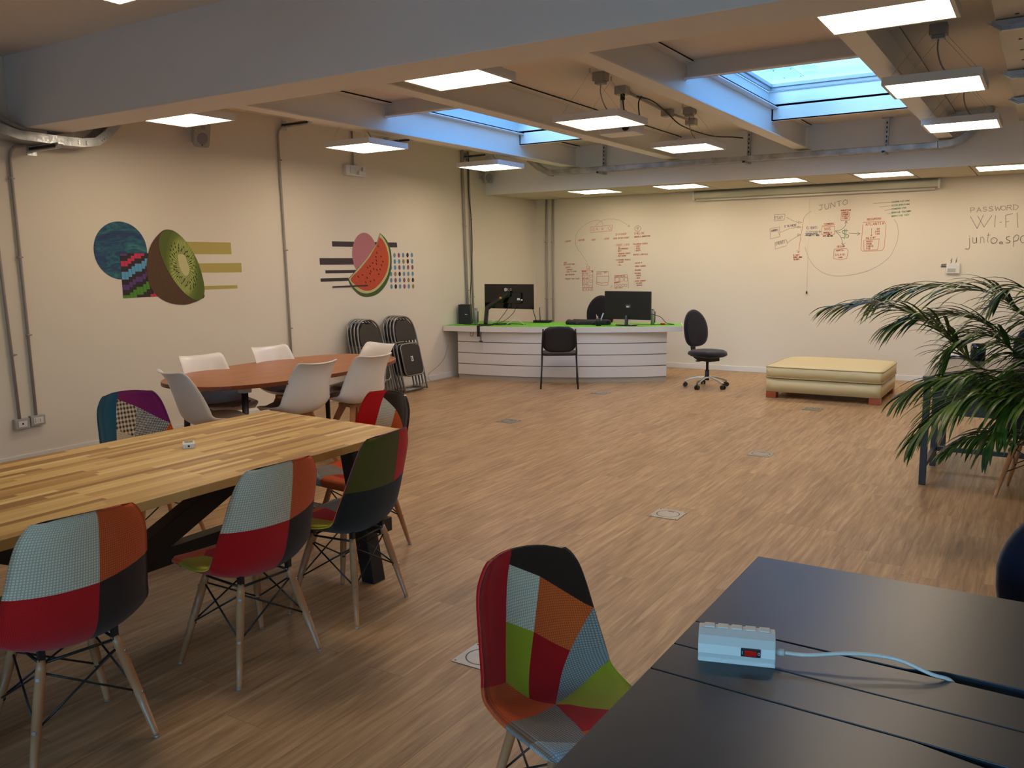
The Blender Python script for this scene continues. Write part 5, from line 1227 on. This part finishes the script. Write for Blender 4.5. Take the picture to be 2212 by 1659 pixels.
for x_, l in ((-.115, -.06), (-.055, -.01)):
    bm = BM(); cyl(bm, (x_, .05, .02), (x_ + l, .05, .21), .006, .005); obj('antenna', bm, M_BLACKPL, th)
p = on_z(1040, 691.5, ZT)
th = thing('modem', 'small white box behind the socket tower on the reception desk', 'modem', (-6.84, 10.36, ZT)); bm = BM(); bx(bm, -.07, .07, -.05, .05, 0, .03); obj('case', bm, M_PLASTIC, th, bevel=.004)
th = thing('laptop_bag', 'flat black laptop bag lying on the reception desk', 'bag', (-5.30, 10.47, ZT), R90(17))
bm = BM(); prism(bm, rrect(.62, .24, .08), 0, .055)
bmesh.ops.subdivide_edges(bm, edges=bm.edges, cuts=1)
for v in bm.verts: v.co.z += .012 * noise.noise(v.co * 9) if v.co.z > .02 else 0
obj('body', bm, mat('black_nylon', srgb(24, 22, 28), .7, bump=.15, bscale=60), th, bevel=.02, seg=3)
bm = BM(); tube(bm, catmull([(-.1, -.1, .04), (-.12, -.19, .02), (.05, -.2, .02), (.1, -.1, .04)], 6), .009, 6); obj('handle', bm, M_DARKFAB, th)
pc = Vector((-5.05, 10.27, ZT))
th = thing('pen_holder', 'black pen cup beside the laptop bag on the reception desk', 'pen holder', pc)
bm = BM(); lathe(bm, [(.0, .0), (.036, 0), (.038, .1), (.034, .1), (.033, .006), (0, .006)], seg=20); obj('cup', bm, M_BLACKPL, th)
for k, (dx, dy, c_, L) in enumerate(((-.02, .0, 'c8b48c', .15), (-.01, .01, 'd8d0c0', .13), (.02, .0, 'b8c8d0', .17))):
    bm = BM(); cyl(bm, (dx * .3, dy, .01), (dx * (1.6 if k < 2 else 3.6), dy, L), .004 if k < 2 else .008, seg=8)
    o = tag(obj('pen', bm, mat('pen_%d' % k, srgb('#' + c_), .4), loc=pc), ['thin yellowish pencil standing in the black pen cup', 'pale short pencil standing in the black pen cup', 'thick pale blue marker leaning out of the black pen cup'][k], 'pen', 'pens in the cup')
def cable(label, pts, r=.004, m=M_RUBBER, name='cable', grp=None): 
    bm = BM(); tube(bm, catmull(pts, 7), r, 6); return tag(obj(name, bm, m), label, 'cable', grp)
zt = ZT + .005
def dk(u, v, dz=0): return on_z(u, v, zt + dz) + Vector((0, 0, 0))
cable('black cable hanging from the left monitor to the desk top', [(-6.37, 10.18, 1.02), (-6.42, 10.12, .9), (-6.48, 10.05, .79), (-6.44, 9.95, zt), (-6.30, 10.1, zt), (-6.05, 10.05, zt)])
cable('black cable with ferrite hanging from the middle of the left monitor', [(-6.28, 10.19, .98), (-6.30, 10.12, .88), (-6.38, 10.0, .78), (-6.48, 9.86, zt), (-6.55, 9.8, zt)])
cable('black cable coiled on the green top behind the arm clamp', [(-6.9, 9.78, zt), (-6.72, 9.76, zt), (-6.6, 9.86, zt), (-6.35, 9.84, zt), (-6.25, 9.98, zt), (-6.42, 10.1, zt), (-6.55, 10.0, zt), (-6.4, 9.9, zt)])
cable('white cable arching over the green top under the left monitor', [(-6.3, 9.95, zt), (-6.24, 10.05, .80), (-6.22, 10.08, .84), (-6.16, 10.05, .80), (-6.02, 9.98, zt)], .004, M_PLASTIC)
cable('black cable looping over the front edge of the reception desk left of the clamp', [(-6.6, 9.72, zt), (-6.63, 9.62, .70), (-6.65, 9.58, .62), (-6.61, 9.58, .60), (-6.60, 9.61, .70), (-6.58, 9.7, zt)], .003)
cable('black cable around the right socket tower', [(-4.5, 10.76, .88), (-4.38, 10.78, .84), (-4.3, 10.8, .76), (-4.2, 10.82, zt), (-4.36, 10.72, zt), (-4.6, 10.6, zt), (-4.7, 10.65, zt)])
cable('thin cable running down the wall from the desk to the floor at its left end', [(-7.0, 9.6, .69), (-7.02, 9.58, .5), (-7.03, 9.5, .3), (-7.0, 9.3, .2), (-6.97, 9.05, .12), (-6.96, 9.05, .04), (-6.95, 9.2, .006), (-6.95, 9.55, .006)], .004, M_PVC)
th = thing('plug', 'red plug on the green desk top right of the right monitor', 'plug', (-4.33, 10.74, ZT + .012)); bm = BM(); cyl(bm, (-.03, 0, 0), (.03, 0, 0), .012, seg=12); obj('body', bm, M_RED, th)

# ------------------------------------------------------------ black visitor chair
th = thing('visitor_chair', 'black plastic stacking chair in front of the reception desk', 'chair', (-5.265, 9.575, 0), R90(29))
# sits facing the desk: local +y is the front
bm = BM(); prism(bm, rrect(.44, .40, .07), .415, .45); obj('seat', bm, mat('black_seat', (.014, .012, .013, 1), .6), th, bevel=.012, seg=3)
bm = BM()
rings = []
for j in range(13):
    t = j / 12; z_ = .465 + .325 * t; e = abs(2 * t - 1); w = .212 * (1 - .42 * e ** 5) * (1 - .05 * t); y_ = -.235 - .05 * t
    rings.append([bm.verts.new((u * w, y_ + .03 * u * u, z_ - .0 * u)) for u in [-1 + 2 * i / 12 for i in range(13)]])
for a, b in zip(rings, rings[1:]):
    for i in range(12): f = bm.faces.new((a[i], a[i + 1], b[i + 1], b[i])); f.smooth = True
o = obj('backrest', bm, mat('black_back', (.010, .009, .010, 1), .55), th); sm = o.modifiers.new('solid', 'SOLIDIFY'); sm.thickness = .018
for sx_ in (-1, 1):
    bm = BM(); tube(bm, catmull([(sx_ * .20, -.285, .76), (sx_ * .215, -.24, .5), (sx_ * .215, -.21, .43), (sx_ * .215, .1, .425), (sx_ * .215, .17, .42), (sx_ * .225, .2, .38), (sx_ * .235, .23, .0)], 5), .011, 8); obj('front_leg', bm, M_BLACK, th)
    bm = BM(); cyl(bm, (sx_ * .215, -.12, .425), (sx_ * .235, -.26, 0), .011, seg=10); obj('rear_leg', bm, M_BLACK, th)

# ------------------------------------------------------------ swivel chairs
def swivel(label, loc, rz, zseat=.43, fabricm=M_DARKFAB, bw=.20, bz=(.50, .97), base=True, name='office_chair', basem=None):
    th = thing(name, label, 'office chair', loc, rz)
    bm = BM(); N = 32
    prof = [(0, 0), (.5, .0), (.85, .012), (1., .035), (.97, .065), (.8, .085), (.4, .078), (0, .07)]
    rings = []
    for r_, z_ in prof[1:-1]:
        rings.append([bm.verts.new((.235 * r_ * math.copysign(abs(math.cos(t)) ** .8, math.cos(t)), .225 * r_ * math.copysign(abs(math.sin(t)) ** .8, math.sin(t)) + .0, zseat - .045 + z_ - (.02 * r_ if math.sin(t) > .6 else 0) * .5)) for t in [2 * PI * k / N for k in range(N)]])
    for a, b in zip(rings, rings[1:]):
        for k in range(N): f = bm.faces.new((a[k], a[(k + 1) % N], b[(k + 1) % N], b[k])); f.smooth = True
    bm.faces.new(rings[0][::-1]); f = bm.faces.new(rings[-1]); f.smooth = True
    obj('seat', bm, fabricm, th)
    bm = BM(); nb = 28; h0, h1 = bz; zc = (h0 + h1) / 2; hh_ = (h1 - h0) / 2
    outl = []
    for k in range(40):
        t = 2 * PI * k / 40; c_, s_ = math.cos(t), math.sin(t)
        wx = bw * (1 if s_ < 0 else 1 - .12 * s_); outl.append((wx * math.copysign(abs(c_) ** (.62 if s_ < 0 else .95), c_), hh_ * math.copysign(abs(s_) ** (.7 if s_ < 0 else .95), s_)))
    def bp(x_, z_, d): return Vector((x_, -.20 - .06 * (z_ / hh_ + 1) / 2 + .25 * x_ * x_ / bw * .5 + d, zc + z_))
    rings = []
    for sc_, d in ((.80, .035), (.95, .026), (1., .0), (.95, -.026), (.80, -.034)):
        rings.append([bm.verts.new(bp(x_ * sc_, z_ * sc_, d)) for x_, z_ in outl])
    for a, b in zip(rings, rings[1:]):
        for k in range(40): f = bm.faces.new((a[k], a[(k + 1) % 40], b[(k + 1) % 40], b[k])); f.smooth = True
    for R_ in (rings[0], rings[-1]):
        c_ = Vector((0, 0, 0))
        for v in R_: c_ += v.co
        cv = bm.verts.new(c_ / 40 + Vector((0, .008 if R_ is rings[0] else -.006, 0)))
        for k in range(40): f = bm.faces.new((cv, R_[k], R_[(k + 1) % 40])); f.smooth = True
    obj('backrest', bm, fabricm, th)
    bm = BM(); tube(bm, catmull([(0, -.225, h0 + .12), (0, -.25, h0 + .02), (0, -.23, zseat - .02), (0, -.16, zseat - .06), (0, -.02, zseat - .06)], 5), .03, sec=[(-.035, -.008), (.035, -.008), (.035, .008), (-.035, .008)]); obj('back_bracket', bm, M_BLACKPL, th)
    bm = BM(); bx(bm, -.09, .09, -.1, .12, zseat - .095, zseat - .045); tube(bm, [(.08, .03, zseat - .08), (.2, .03, zseat - .085), (.24, .03, zseat - .075)], .007, 6); obj('tilt_mechanism', bm, M_BLACKPL, th, bevel=.006)
    bm = BM(); cyl(bm, (0, 0, .09), (0, 0, .22), .027); cyl(bm, (0, 0, .22), (0, 0, zseat - .09), .017); obj('gas_column', bm, M_BLACK, th)
    for k in range(5):
        a = 2 * PI * k / 5 + .3; d = Vector((math.cos(a), math.sin(a), 0)); s = Vector((-d.y, d.x, 0))
        bm = BM(); P = [d * .02 + Vector((0, 0, .13)), d * .1 + Vector((0, 0, .125)), d * .2 + Vector((0, 0, .10)), d * .27 + Vector((0, 0, .07))]
        tube(bm, P, .02, sec=[(-.02, -.01), (.02, -.01), (.014, .012), (-.014, .012)]); lg = obj('base_arm', bm, basem or M_CHROME, th, bevel=.003)
        bm = BM(); q = d * .27
        for o_ in (-.017, .017): cyl(bm, q + s * (o_ - .009) + Vector((0, 0, .027)), q + s * (o_ + .009) + Vector((0, 0, .027)), .027, seg=16)
        cyl(bm, q + Vector((0, 0, .03)), q + Vector((0, 0, .07)), .008, seg=8); obj('caster', bm, M_BLACKPL, lg)
    return th
swivel('black swivel chair with chrome star base right of the reception desk', (-3.575, 10.36, 0), R90(-114), .43)
swivel('black swivel chair behind the reception desk, back showing left of the right monitor', (-5.58, 11.24, 0), R90(185), .46, bw=.215, bz=(.6, 1.09))
swivel('dark navy office chair at the right edge, just beyond the anthracite desk', (.16, 2.56, 0), R90(180), .47, M_NAVY, bw=.235, bz=(.50, .92), basem=M_BLACK)
swivel('navy office chair behind the dark desk at the right edge, mostly behind the palm', (.06, 8.1, 0), R90(200), .47, M_NAVY, bw=.22, bz=(.60, 1.06), basem=M_BLACK)

# ------------------------------------------------------------ ottoman
th = thing('ottoman', 'large cream leather ottoman on low wooden feet by the back wall', 'ottoman', (-2.09, 10.43, 0))
def cushion(bm, x0, x1, y0, y1, z0, z1, r, crown, nx=26, ny=22):
    rows = []
    for side in (0, 1):
        g = []
        for j in range(ny + 1):
            row = []
            for i in range(nx + 1):
                a, b = -1 + 2 * i / nx, -1 + 2 * j / ny
                # rounded rectangle mapping
                ax, by = math.copysign(abs(a) ** .8, a), math.copysign(abs(b) ** .8, b)
                X = (x0 + x1) / 2 + ax * (x1 - x0) / 2; Y = (y0 + y1) / 2 + by * (y1 - y0) / 2
                e = max(abs(a) ** 14, abs(b) ** 14); cc = (1 - abs(a) ** 3) * (1 - abs(b) ** 3)
                # pull corners in
                if abs(a) > .8 and abs(b) > .8: k_ = ((abs(a) - .8) / .2) * ((abs(b) - .8) / .2); X -= math.copysign(r * .5 * k_, a); Y -= math.copysign(r * .5 * k_, b)
                Z = z1 + crown * cc - r * .5 * e + .004 * noise.noise(Vector((X * 3, Y * 3, 1))) if side == 0 else z0
                row.append(bm.verts.new((X, Y, Z)))
            g.append(row)
        rows.append(g)
    for side, g in enumerate(rows):
        for j in range(ny):
            for i in range(nx):
                q = (g[j][i], g[j][i + 1], g[j + 1][i + 1], g[j + 1][i]); f = bm.faces.new(q if side == 0 else q[::-1]); f.smooth = True
    T, B = rows; ring = [(0, i) for i in range(nx)] + [(j, nx) for j in range(ny)] + [(ny, nx - i) for i in range(nx)] + [(ny - j, 0) for j in range(ny)]
    L = len(ring)
    for k in range(L):
        (a, b), (c_, d) = ring[k], ring[(k + 1) % L]; f = bm.faces.new((T[a][b], B[a][b], B[c_][d], T[c_][d])); f.smooth = True
    return [T[a][b].co.copy() for a, b in ring], [B[a][b].co.copy() for a, b in ring]
OX, OY = .635, .545
bm = BM(); tr, br = cushion(bm, -OX, OX, -OY, OY, .235, .375, .03, .03); c_ = obj('cushion', bm, M_LEATHER, th)
bm = BM(); tube(bm, [p for p in tr], .005, 6, closed=True); tube(bm, [p + Vector((0, 0, .005)) for p in br], .006, 6, closed=True); obj('piping', bm, M_PIPING, c_)
bm = BM(); cushion(bm, -OX + .012, OX - .012, -OY + .012, OY - .012, .075, .228, .01, .0, 12, 12); obj('base', bm, M_LEATHER, th)
for sx_ in (-1, 1):
    for sy_ in (-1, 1):
        bm = BM(); box(bm, (sx_ * (OX - .075), sy_ * (OY - .075), .038), (.115, .115, .076)); obj('foot', bm, M_CHERRY, th, bevel=.003)

# ------------------------------------------------------------ far right desk
th = thing('office_desk', 'dark metal framed desk at the right edge, behind the palm', 'desk', (.1, 7.2, 0))
bm = BM(); bx(bm, -.70, 1.0, 6.52, 7.21, .752, .776); bx(bm, -.70, 1.0, 7.215, 7.95, .752, .776); wpart('desktop', bm, mat('desk_top_dark', srgb(96, 88, 86), .22), th, bevel=.002)
for x_ in (-.67, .97):
    for y_ in (6.55, 7.2, 7.92):
        bm = BM(); bx(bm, x_ - .022, x_ + .022, y_ - .022, y_ + .022, 0, .752); wpart('leg', bm, M_FRAMEBLUE, th, bevel=.003)
bm = BM(); bx(bm, -.68, -.65, 6.57, 7.9, .12, .155); bx(bm, -.65, .97, 7.18, 7.22, .12, .155); bx(bm, -.69, .99, 6.53, 6.57, .72, .752); bx(bm, -.69, -.65, 6.55, 7.92, .72, .752); wpart('frame_rail', bm, M_FRAMEBLUE, th, bevel=.002)
bm = BM(); bx(bm, -.64, .95, 6.60, 6.62, .50, .72); wpart('modesty_panel', bm, M_FRAMEBLUE, th)
th = thing('notebook', 'white and blue notebook on the dark desk behind the palm', 'notebook', (-.62, 7.86, .776), R90(5))
bm = BM(); bx(bm, -.04, .22, -.05, .1, 0, .008); bx(bm, -.04, .22, -.05, .1, .008, .016, mi=1); obj('block', bm, [mat('cover_blue', srgb(90, 120, 180), .5), M_PLASTIC], th)
th = thing('pen_holder', 'black cylindrical holder on the dark desk behind the palm', 'holder', (-.44, 7.72, .776)); bm = BM(); lathe(bm, [(0, 0), (.055, 0), (.055, .13), (.05, .13), (.05, .01), (0, .01)], seg=24); obj('cup', bm, M_GLOSSBLK, th)

# ------------------------------------------------------------ foreground bench desk
th = thing('bench_desk', 'anthracite double workstation in the lower right foreground', 'desk', (.4, 1.7, 0))
ZD = .75
def slab(bm, pts, z0=ZD - .022, z1=ZD): prism(bm, pts, z0, z1)
bm = BM(); slab(bm, [(-.66, 1.865), (-.20, 1.855), (-.13, 1.88), (.9, 1.86), (.9, 2.375), (-.66, 2.385)]); wpart('far_worktop', bm, M_DESK, th, bevel=.0015)
bm = BM(); slab(bm, [(-.66, 1.727), (.9, 1.672), (.9, 1.80), (-.13, 1.843), (-.66, 1.862)]); wpart('cable_flap', bm, M_DESK, th, bevel=.0015)
bm = BM(); slab(bm, [(-.66, 1.592), (-.15, 1.572), (.05, 1.56), (.9, 1.54), (.9, 1.668), (-.66, 1.723)]); wpart('cable_flap', bm, M_DESK, th, bevel=.0015)
bm = BM(); slab(bm, [(-.66, .86), (.9, .86), (.9, 1.495), (.02, 1.53), (-.15, 1.567), (-.66, 1.588)]); wpart('near_worktop', bm, M_DESK, th, bevel=.0015)
bm = BM(); bx(bm, -.64, .88, 1.50, 1.90, .60, .62); bx(bm, -.64, -.62, 1.50, 1.90, .62, .70); bx(bm, .86, .88, 1.50, 1.90, .62, .70); wpart('cable_channel', bm, M_DESKEDGE, th)
for x_ in (-.60, .84):
    for y_ in (.92, 2.32):
        bm = BM(); bx(bm, x_ - .025, x_ + .025, y_ - .025, y_ + .025, 0, .70); wpart('leg', bm, M_BLACK, th)
bm = BM()
for x_ in (-.60, .84): bx(bm, x_ - .02, x_ + .02, .9, 2.34, .69, .727)
bx(bm, -.6, .84, 1.48, 1.51, .69, .727); bx(bm, -.6, .84, 1.90, 1.93, .69, .727); wpart('frame_rail', bm, M_BLACK, th)

# power strip: white block with red rocker switch
A_ = on_z(1507, 1427, ZD); B_ = on_z(1675, 1445, ZD); dx = (B_ - A_); L = dx.length; ang = math.atan2(dx.y, dx.x)
th = thing('power_strip', 'white multi-socket block with a red rocker switch on the anthracite desk', 'power strip', (A_ + B_) / 2, ang)
hgt = .062; dep = .062
prof = [(0, 0), (.004, .008), (.0, .02), (.004, .038), (.016, .053), (.034, .062), (dep - .004, hgt), (dep, hgt - .006), (dep, .0)]
bm = BM(); prism(bm, prof, -L / 2, L / 2, tf=lambda a, b, c: Vector((c, a, b))); obj('case', bm, M_PLASTIC, th, bevel=.0025, seg=3)
bm = BM()
for k in range(5): bx(bm, -L / 2 + .008 + k * (L - .016) / 5 + .003, -L / 2 + .008 + (k + 1) * (L - .016) / 5 - .003, .036, .058, hgt - .001, hgt + .003)
obj('socket_face', bm, M_WHITE, th, bevel=.002)
bm = BM(); box(bm, (.029, .001, .029), (.040, .004, .018)); obj('switch_frame', bm, M_BLACK, th, bevel=.001)
bm = BM(); box(bm, (.029, -.002, .029), (.024, .005, .012)); obj('rocker_switch', bm, M_RED, th, bevel=.001, label='red rocker switch')
bm = BM()
strokes(bm, 'I', .010, .026, .006, .0009, -.00115); strokes(bm, 'O', .0435, .026, .006, .0009, -.00115); obj('switch_mark', bm, M_WHITE, th)
bm = BM()
for x_ in (-.03, .075): cyl(bm, (x_, .004, .008), (x_, .001, .008), .003, seg=10)
obj('screw', bm, M_WHITE, th)
bm = BM(); cyl(bm, (L / 2, .03, .024), (L / 2 + .018, .03, .024), .0075, seg=12); obj('strain_relief', bm, M_PLASTIC, th)
R_ = Matrix.Rotation(ang, 3, 'Z'); st = (A_ + B_) / 2 + R_ @ Vector((L / 2 + .015, .03, .024))
cable('thick white cable rising from the power strip and diving into the desk slot', [st, st + R_ @ Vector((.05, 0, .0)), Vector((-.30, 1.80, ZD + .032)), Vector((-.22, 1.83, ZD + .028)), Vector((-.15, 1.83, ZD + .012)), Vector((-.112, 1.85, ZD - .005)), Vector((-.09, 1.852, ZD - .06)), Vector((-.08, 1.80, .627))], .0042, M_PLASTIC)

# ------------------------------------------------------------ palm
m = D.materials.new('palm_leaf'); m.use_nodes = True; n = NT(m); MATS['palm_leaf'] = m
tc = n('TexCoord', out=3); f = n('TexNoise', tc, i_Scale=7., i_Detail=3.)
n.set(n.p.inputs['Base Color'], n.ramp(f, [(.3, srgb(32, 54, 18)), (.55, srgb(58, 90, 28)), (.75, srgb(104, 124, 46))])); n.p.inputs['Roughness'].default_value = .38
n.p.inputs['Transmission Weight'].default_value = .0
M_LEAF = m
M_STEM = mat('palm_stem', srgb(84, 100, 40), .5)
CR = Vector((.42, 5.72, .52))
th = thing('potted_palm', 'large green palm with arching fronds at the right edge', 'plant', (CR.x, CR.y, 0))
bm = BM(); lathe(bm, [(0, 0), (.15, 0), (.19, .36), (.2, .36), (.2, .38), (.175, .38), (.17, .33), (0, .33)], CR * Vector((1, 1, 0)) if False else (CR.x, CR.y, 0), 28); wpart('pot', bm, mat('pot_dark', (.03, .028, .03, 1), .5), th)
bm = BM(); lathe(bm, [(0, .335), (.168, .335), (.1, .35), (0, .352)], (CR.x, CR.y, 0), 20); wpart('soil', bm, mat('soil', srgb(48, 34, 24), .95, var=.4, vscale=60), th)
def frond(path, llen, rnd, wid=.011, dens=34, droop=.8):
    dens = int(dens * 1.6)
    P = catmull(path, 8); L = [0]
    for a, b in zip(P, P[1:]): L.append(L[-1] + (b - a).length)
    tot = L[-1]
    def at(s_):
        s_ = min(max(s_, 0), tot)
        for k in range(len(P) - 1):
            if L[k + 1] >= s_: t = (s_ - L[k]) / max(1e-6, L[k + 1] - L[k]); return P[k].lerp(P[k + 1], t), (P[k + 1] - P[k]).normalized()
        return P[-1], (P[-1] - P[-2]).normalized()
    bm = BM(); tube(bm, P, lambda t: .006 * (1 - t) + .0015, 6, mi=1)
    for i in range(dens):
        t = .22 + .78 * i / (dens - 1); p_, d = at(t * tot)
        side = d.cross(Vector((0, 0, 1)));
        if side.length < .05: side = Vector((0, 1, 0))
        side.normalize(); upn = side.cross(d)
        ll = 1.3 * llen * (math.sin(PI * min(1, (t - .1) / .95)) ** .6 * .9 + .12) * rnd.uniform(.85, 1.12)
        for sg in (-1, 1):
            dirv = (side * sg * (1. - .5 * t) * rnd.uniform(.8, 1.1) + d * (.6 + .8 * t) + upn * rnd.uniform(.05, .55)).normalized()
            q = p_.copy(); prev = None; nseg = 7; v = dirv.copy(); w0 = wid * rnd.uniform(.8, 1.15)
            for k in range(nseg + 1):
                s_ = k / nseg; w = w0 * (math.sin(PI * min(1, .12 + .88 * s_)) ** .7) if k < nseg else .0006
                wv = v.cross(Vector((0, 0, 1)));
                if wv.length < .08: wv = side.copy()
                wv.normalize()
                a = bm.verts.new(q + wv * w); c_ = bm.verts.new(q + v.cross(wv) * w * .35); b = bm.verts.new(q - wv * w)
                if prev:
                    for (x1, x2, y1, y2) in ((prev[0], prev[1], a, c_), (prev[1], prev[2], c_, b)):
                        f_ = bm.faces.new((x1, x2, y2, y1)); f_.smooth = True
                prev = (a, c_, b)
                v = (v + Vector((0, 0, -.16 * droop * (1 + s_)))).normalized(); q = q + v * ll / nseg
    return bm
def fp(u, v, Y): return on_y(u, v, Y)
rp = random.Random(11)
B0 = CR
FR = [([B0, Vector((.2, 5.62, .93)), fp(2132, 800, 5.55), fp(2073, 752, 5.5), fp(2024, 708, 5.45), fp(1956, 672, 5.4), fp(1890, 655, 5.35), fp(1800, 662, 5.3)], .30, 40),
      ([B0, Vector((.3, 5.8, 1.15)), fp(2230, 690, 5.9), fp(2160, 640, 5.85), fp(2080, 622, 5.8), fp(2000, 618, 5.75), fp(1940, 625, 5.7), fp(1900, 645, 5.65)], .34, 38),
      ([B0, Vector((.25, 5.7, 1.0)), fp(2190, 735, 5.7), fp(2120, 695, 5.65), fp(2050, 678, 5.6), fp(1990, 680, 5.55), fp(1930, 700, 5.5)], .32, 36),
      ([B0, Vector((.2, 5.5, .82)), fp(2175, 825, 5.35), fp(2110, 812, 5.25), fp(2050, 815, 5.2), fp(2000, 828, 5.15), fp(1955, 852, 5.1)], .30, 34),
      ([B0, Vector((.2, 5.45, .72)), fp(2170, 860, 5.2), fp(2110, 850, 5.1), fp(2060, 868, 5.0), fp(2010, 910, 4.95), fp(1975, 948, 4.9)], .30, 32),
      ([B0, Vector((.2, 5.5, .62)), fp(2195, 935, 5.2), fp(2140, 935, 5.1), fp(2085, 950, 5.0), fp(2045, 975, 4.95)], .20, 22),
      ([B0, Vector((.34, 5.7, 1.2)), fp(2250, 650, 5.6), fp(2215, 622, 5.5), fp(2180, 625, 5.45), fp(2150, 650, 5.4)], .25, 24),
      ([B0, Vector((.3, 5.6, .95)), fp(2212, 770, 5.5), fp(2165, 735, 5.45), fp(2120, 725, 5.4), fp(2070, 745, 5.35), fp(2040, 780, 5.3)], .27, 28),
      ([B0, Vector((.25, 5.5, .8)), fp(2210, 850, 5.3), fp(2180, 870, 5.2), fp(2150, 920, 5.1), fp(2130, 965, 5.05)], .24, 22),
      ([B0, Vector((.5, 5.8, 1.2)), Vector((.75, 5.8, 1.5)), Vector((1.1, 5.8, 1.5)), Vector((1.4, 5.8, 1.3))], .3, 26),
      ([B0, Vector((.5, 5.5, 1.0)), Vector((.8, 5.2, 1.15)), Vector((1.1, 5.0, 1.0))], .3, 26)]
for path, ll, dn in FR: wpart('frond', frond(path, ll, rp, .0105, dn), [M_LEAF, M_STEM], th)
bm = BM()
for k in range(9):
    a = rp.uniform(0, 6.28); cyl(bm, (CR.x + .08 * math.cos(a), CR.y + .08 * math.sin(a), .34), (CR.x + .03 * math.cos(a), CR.y + .03 * math.sin(a), .56), .01, .008, 8)
wpart('stems', bm, M_STEM, th)
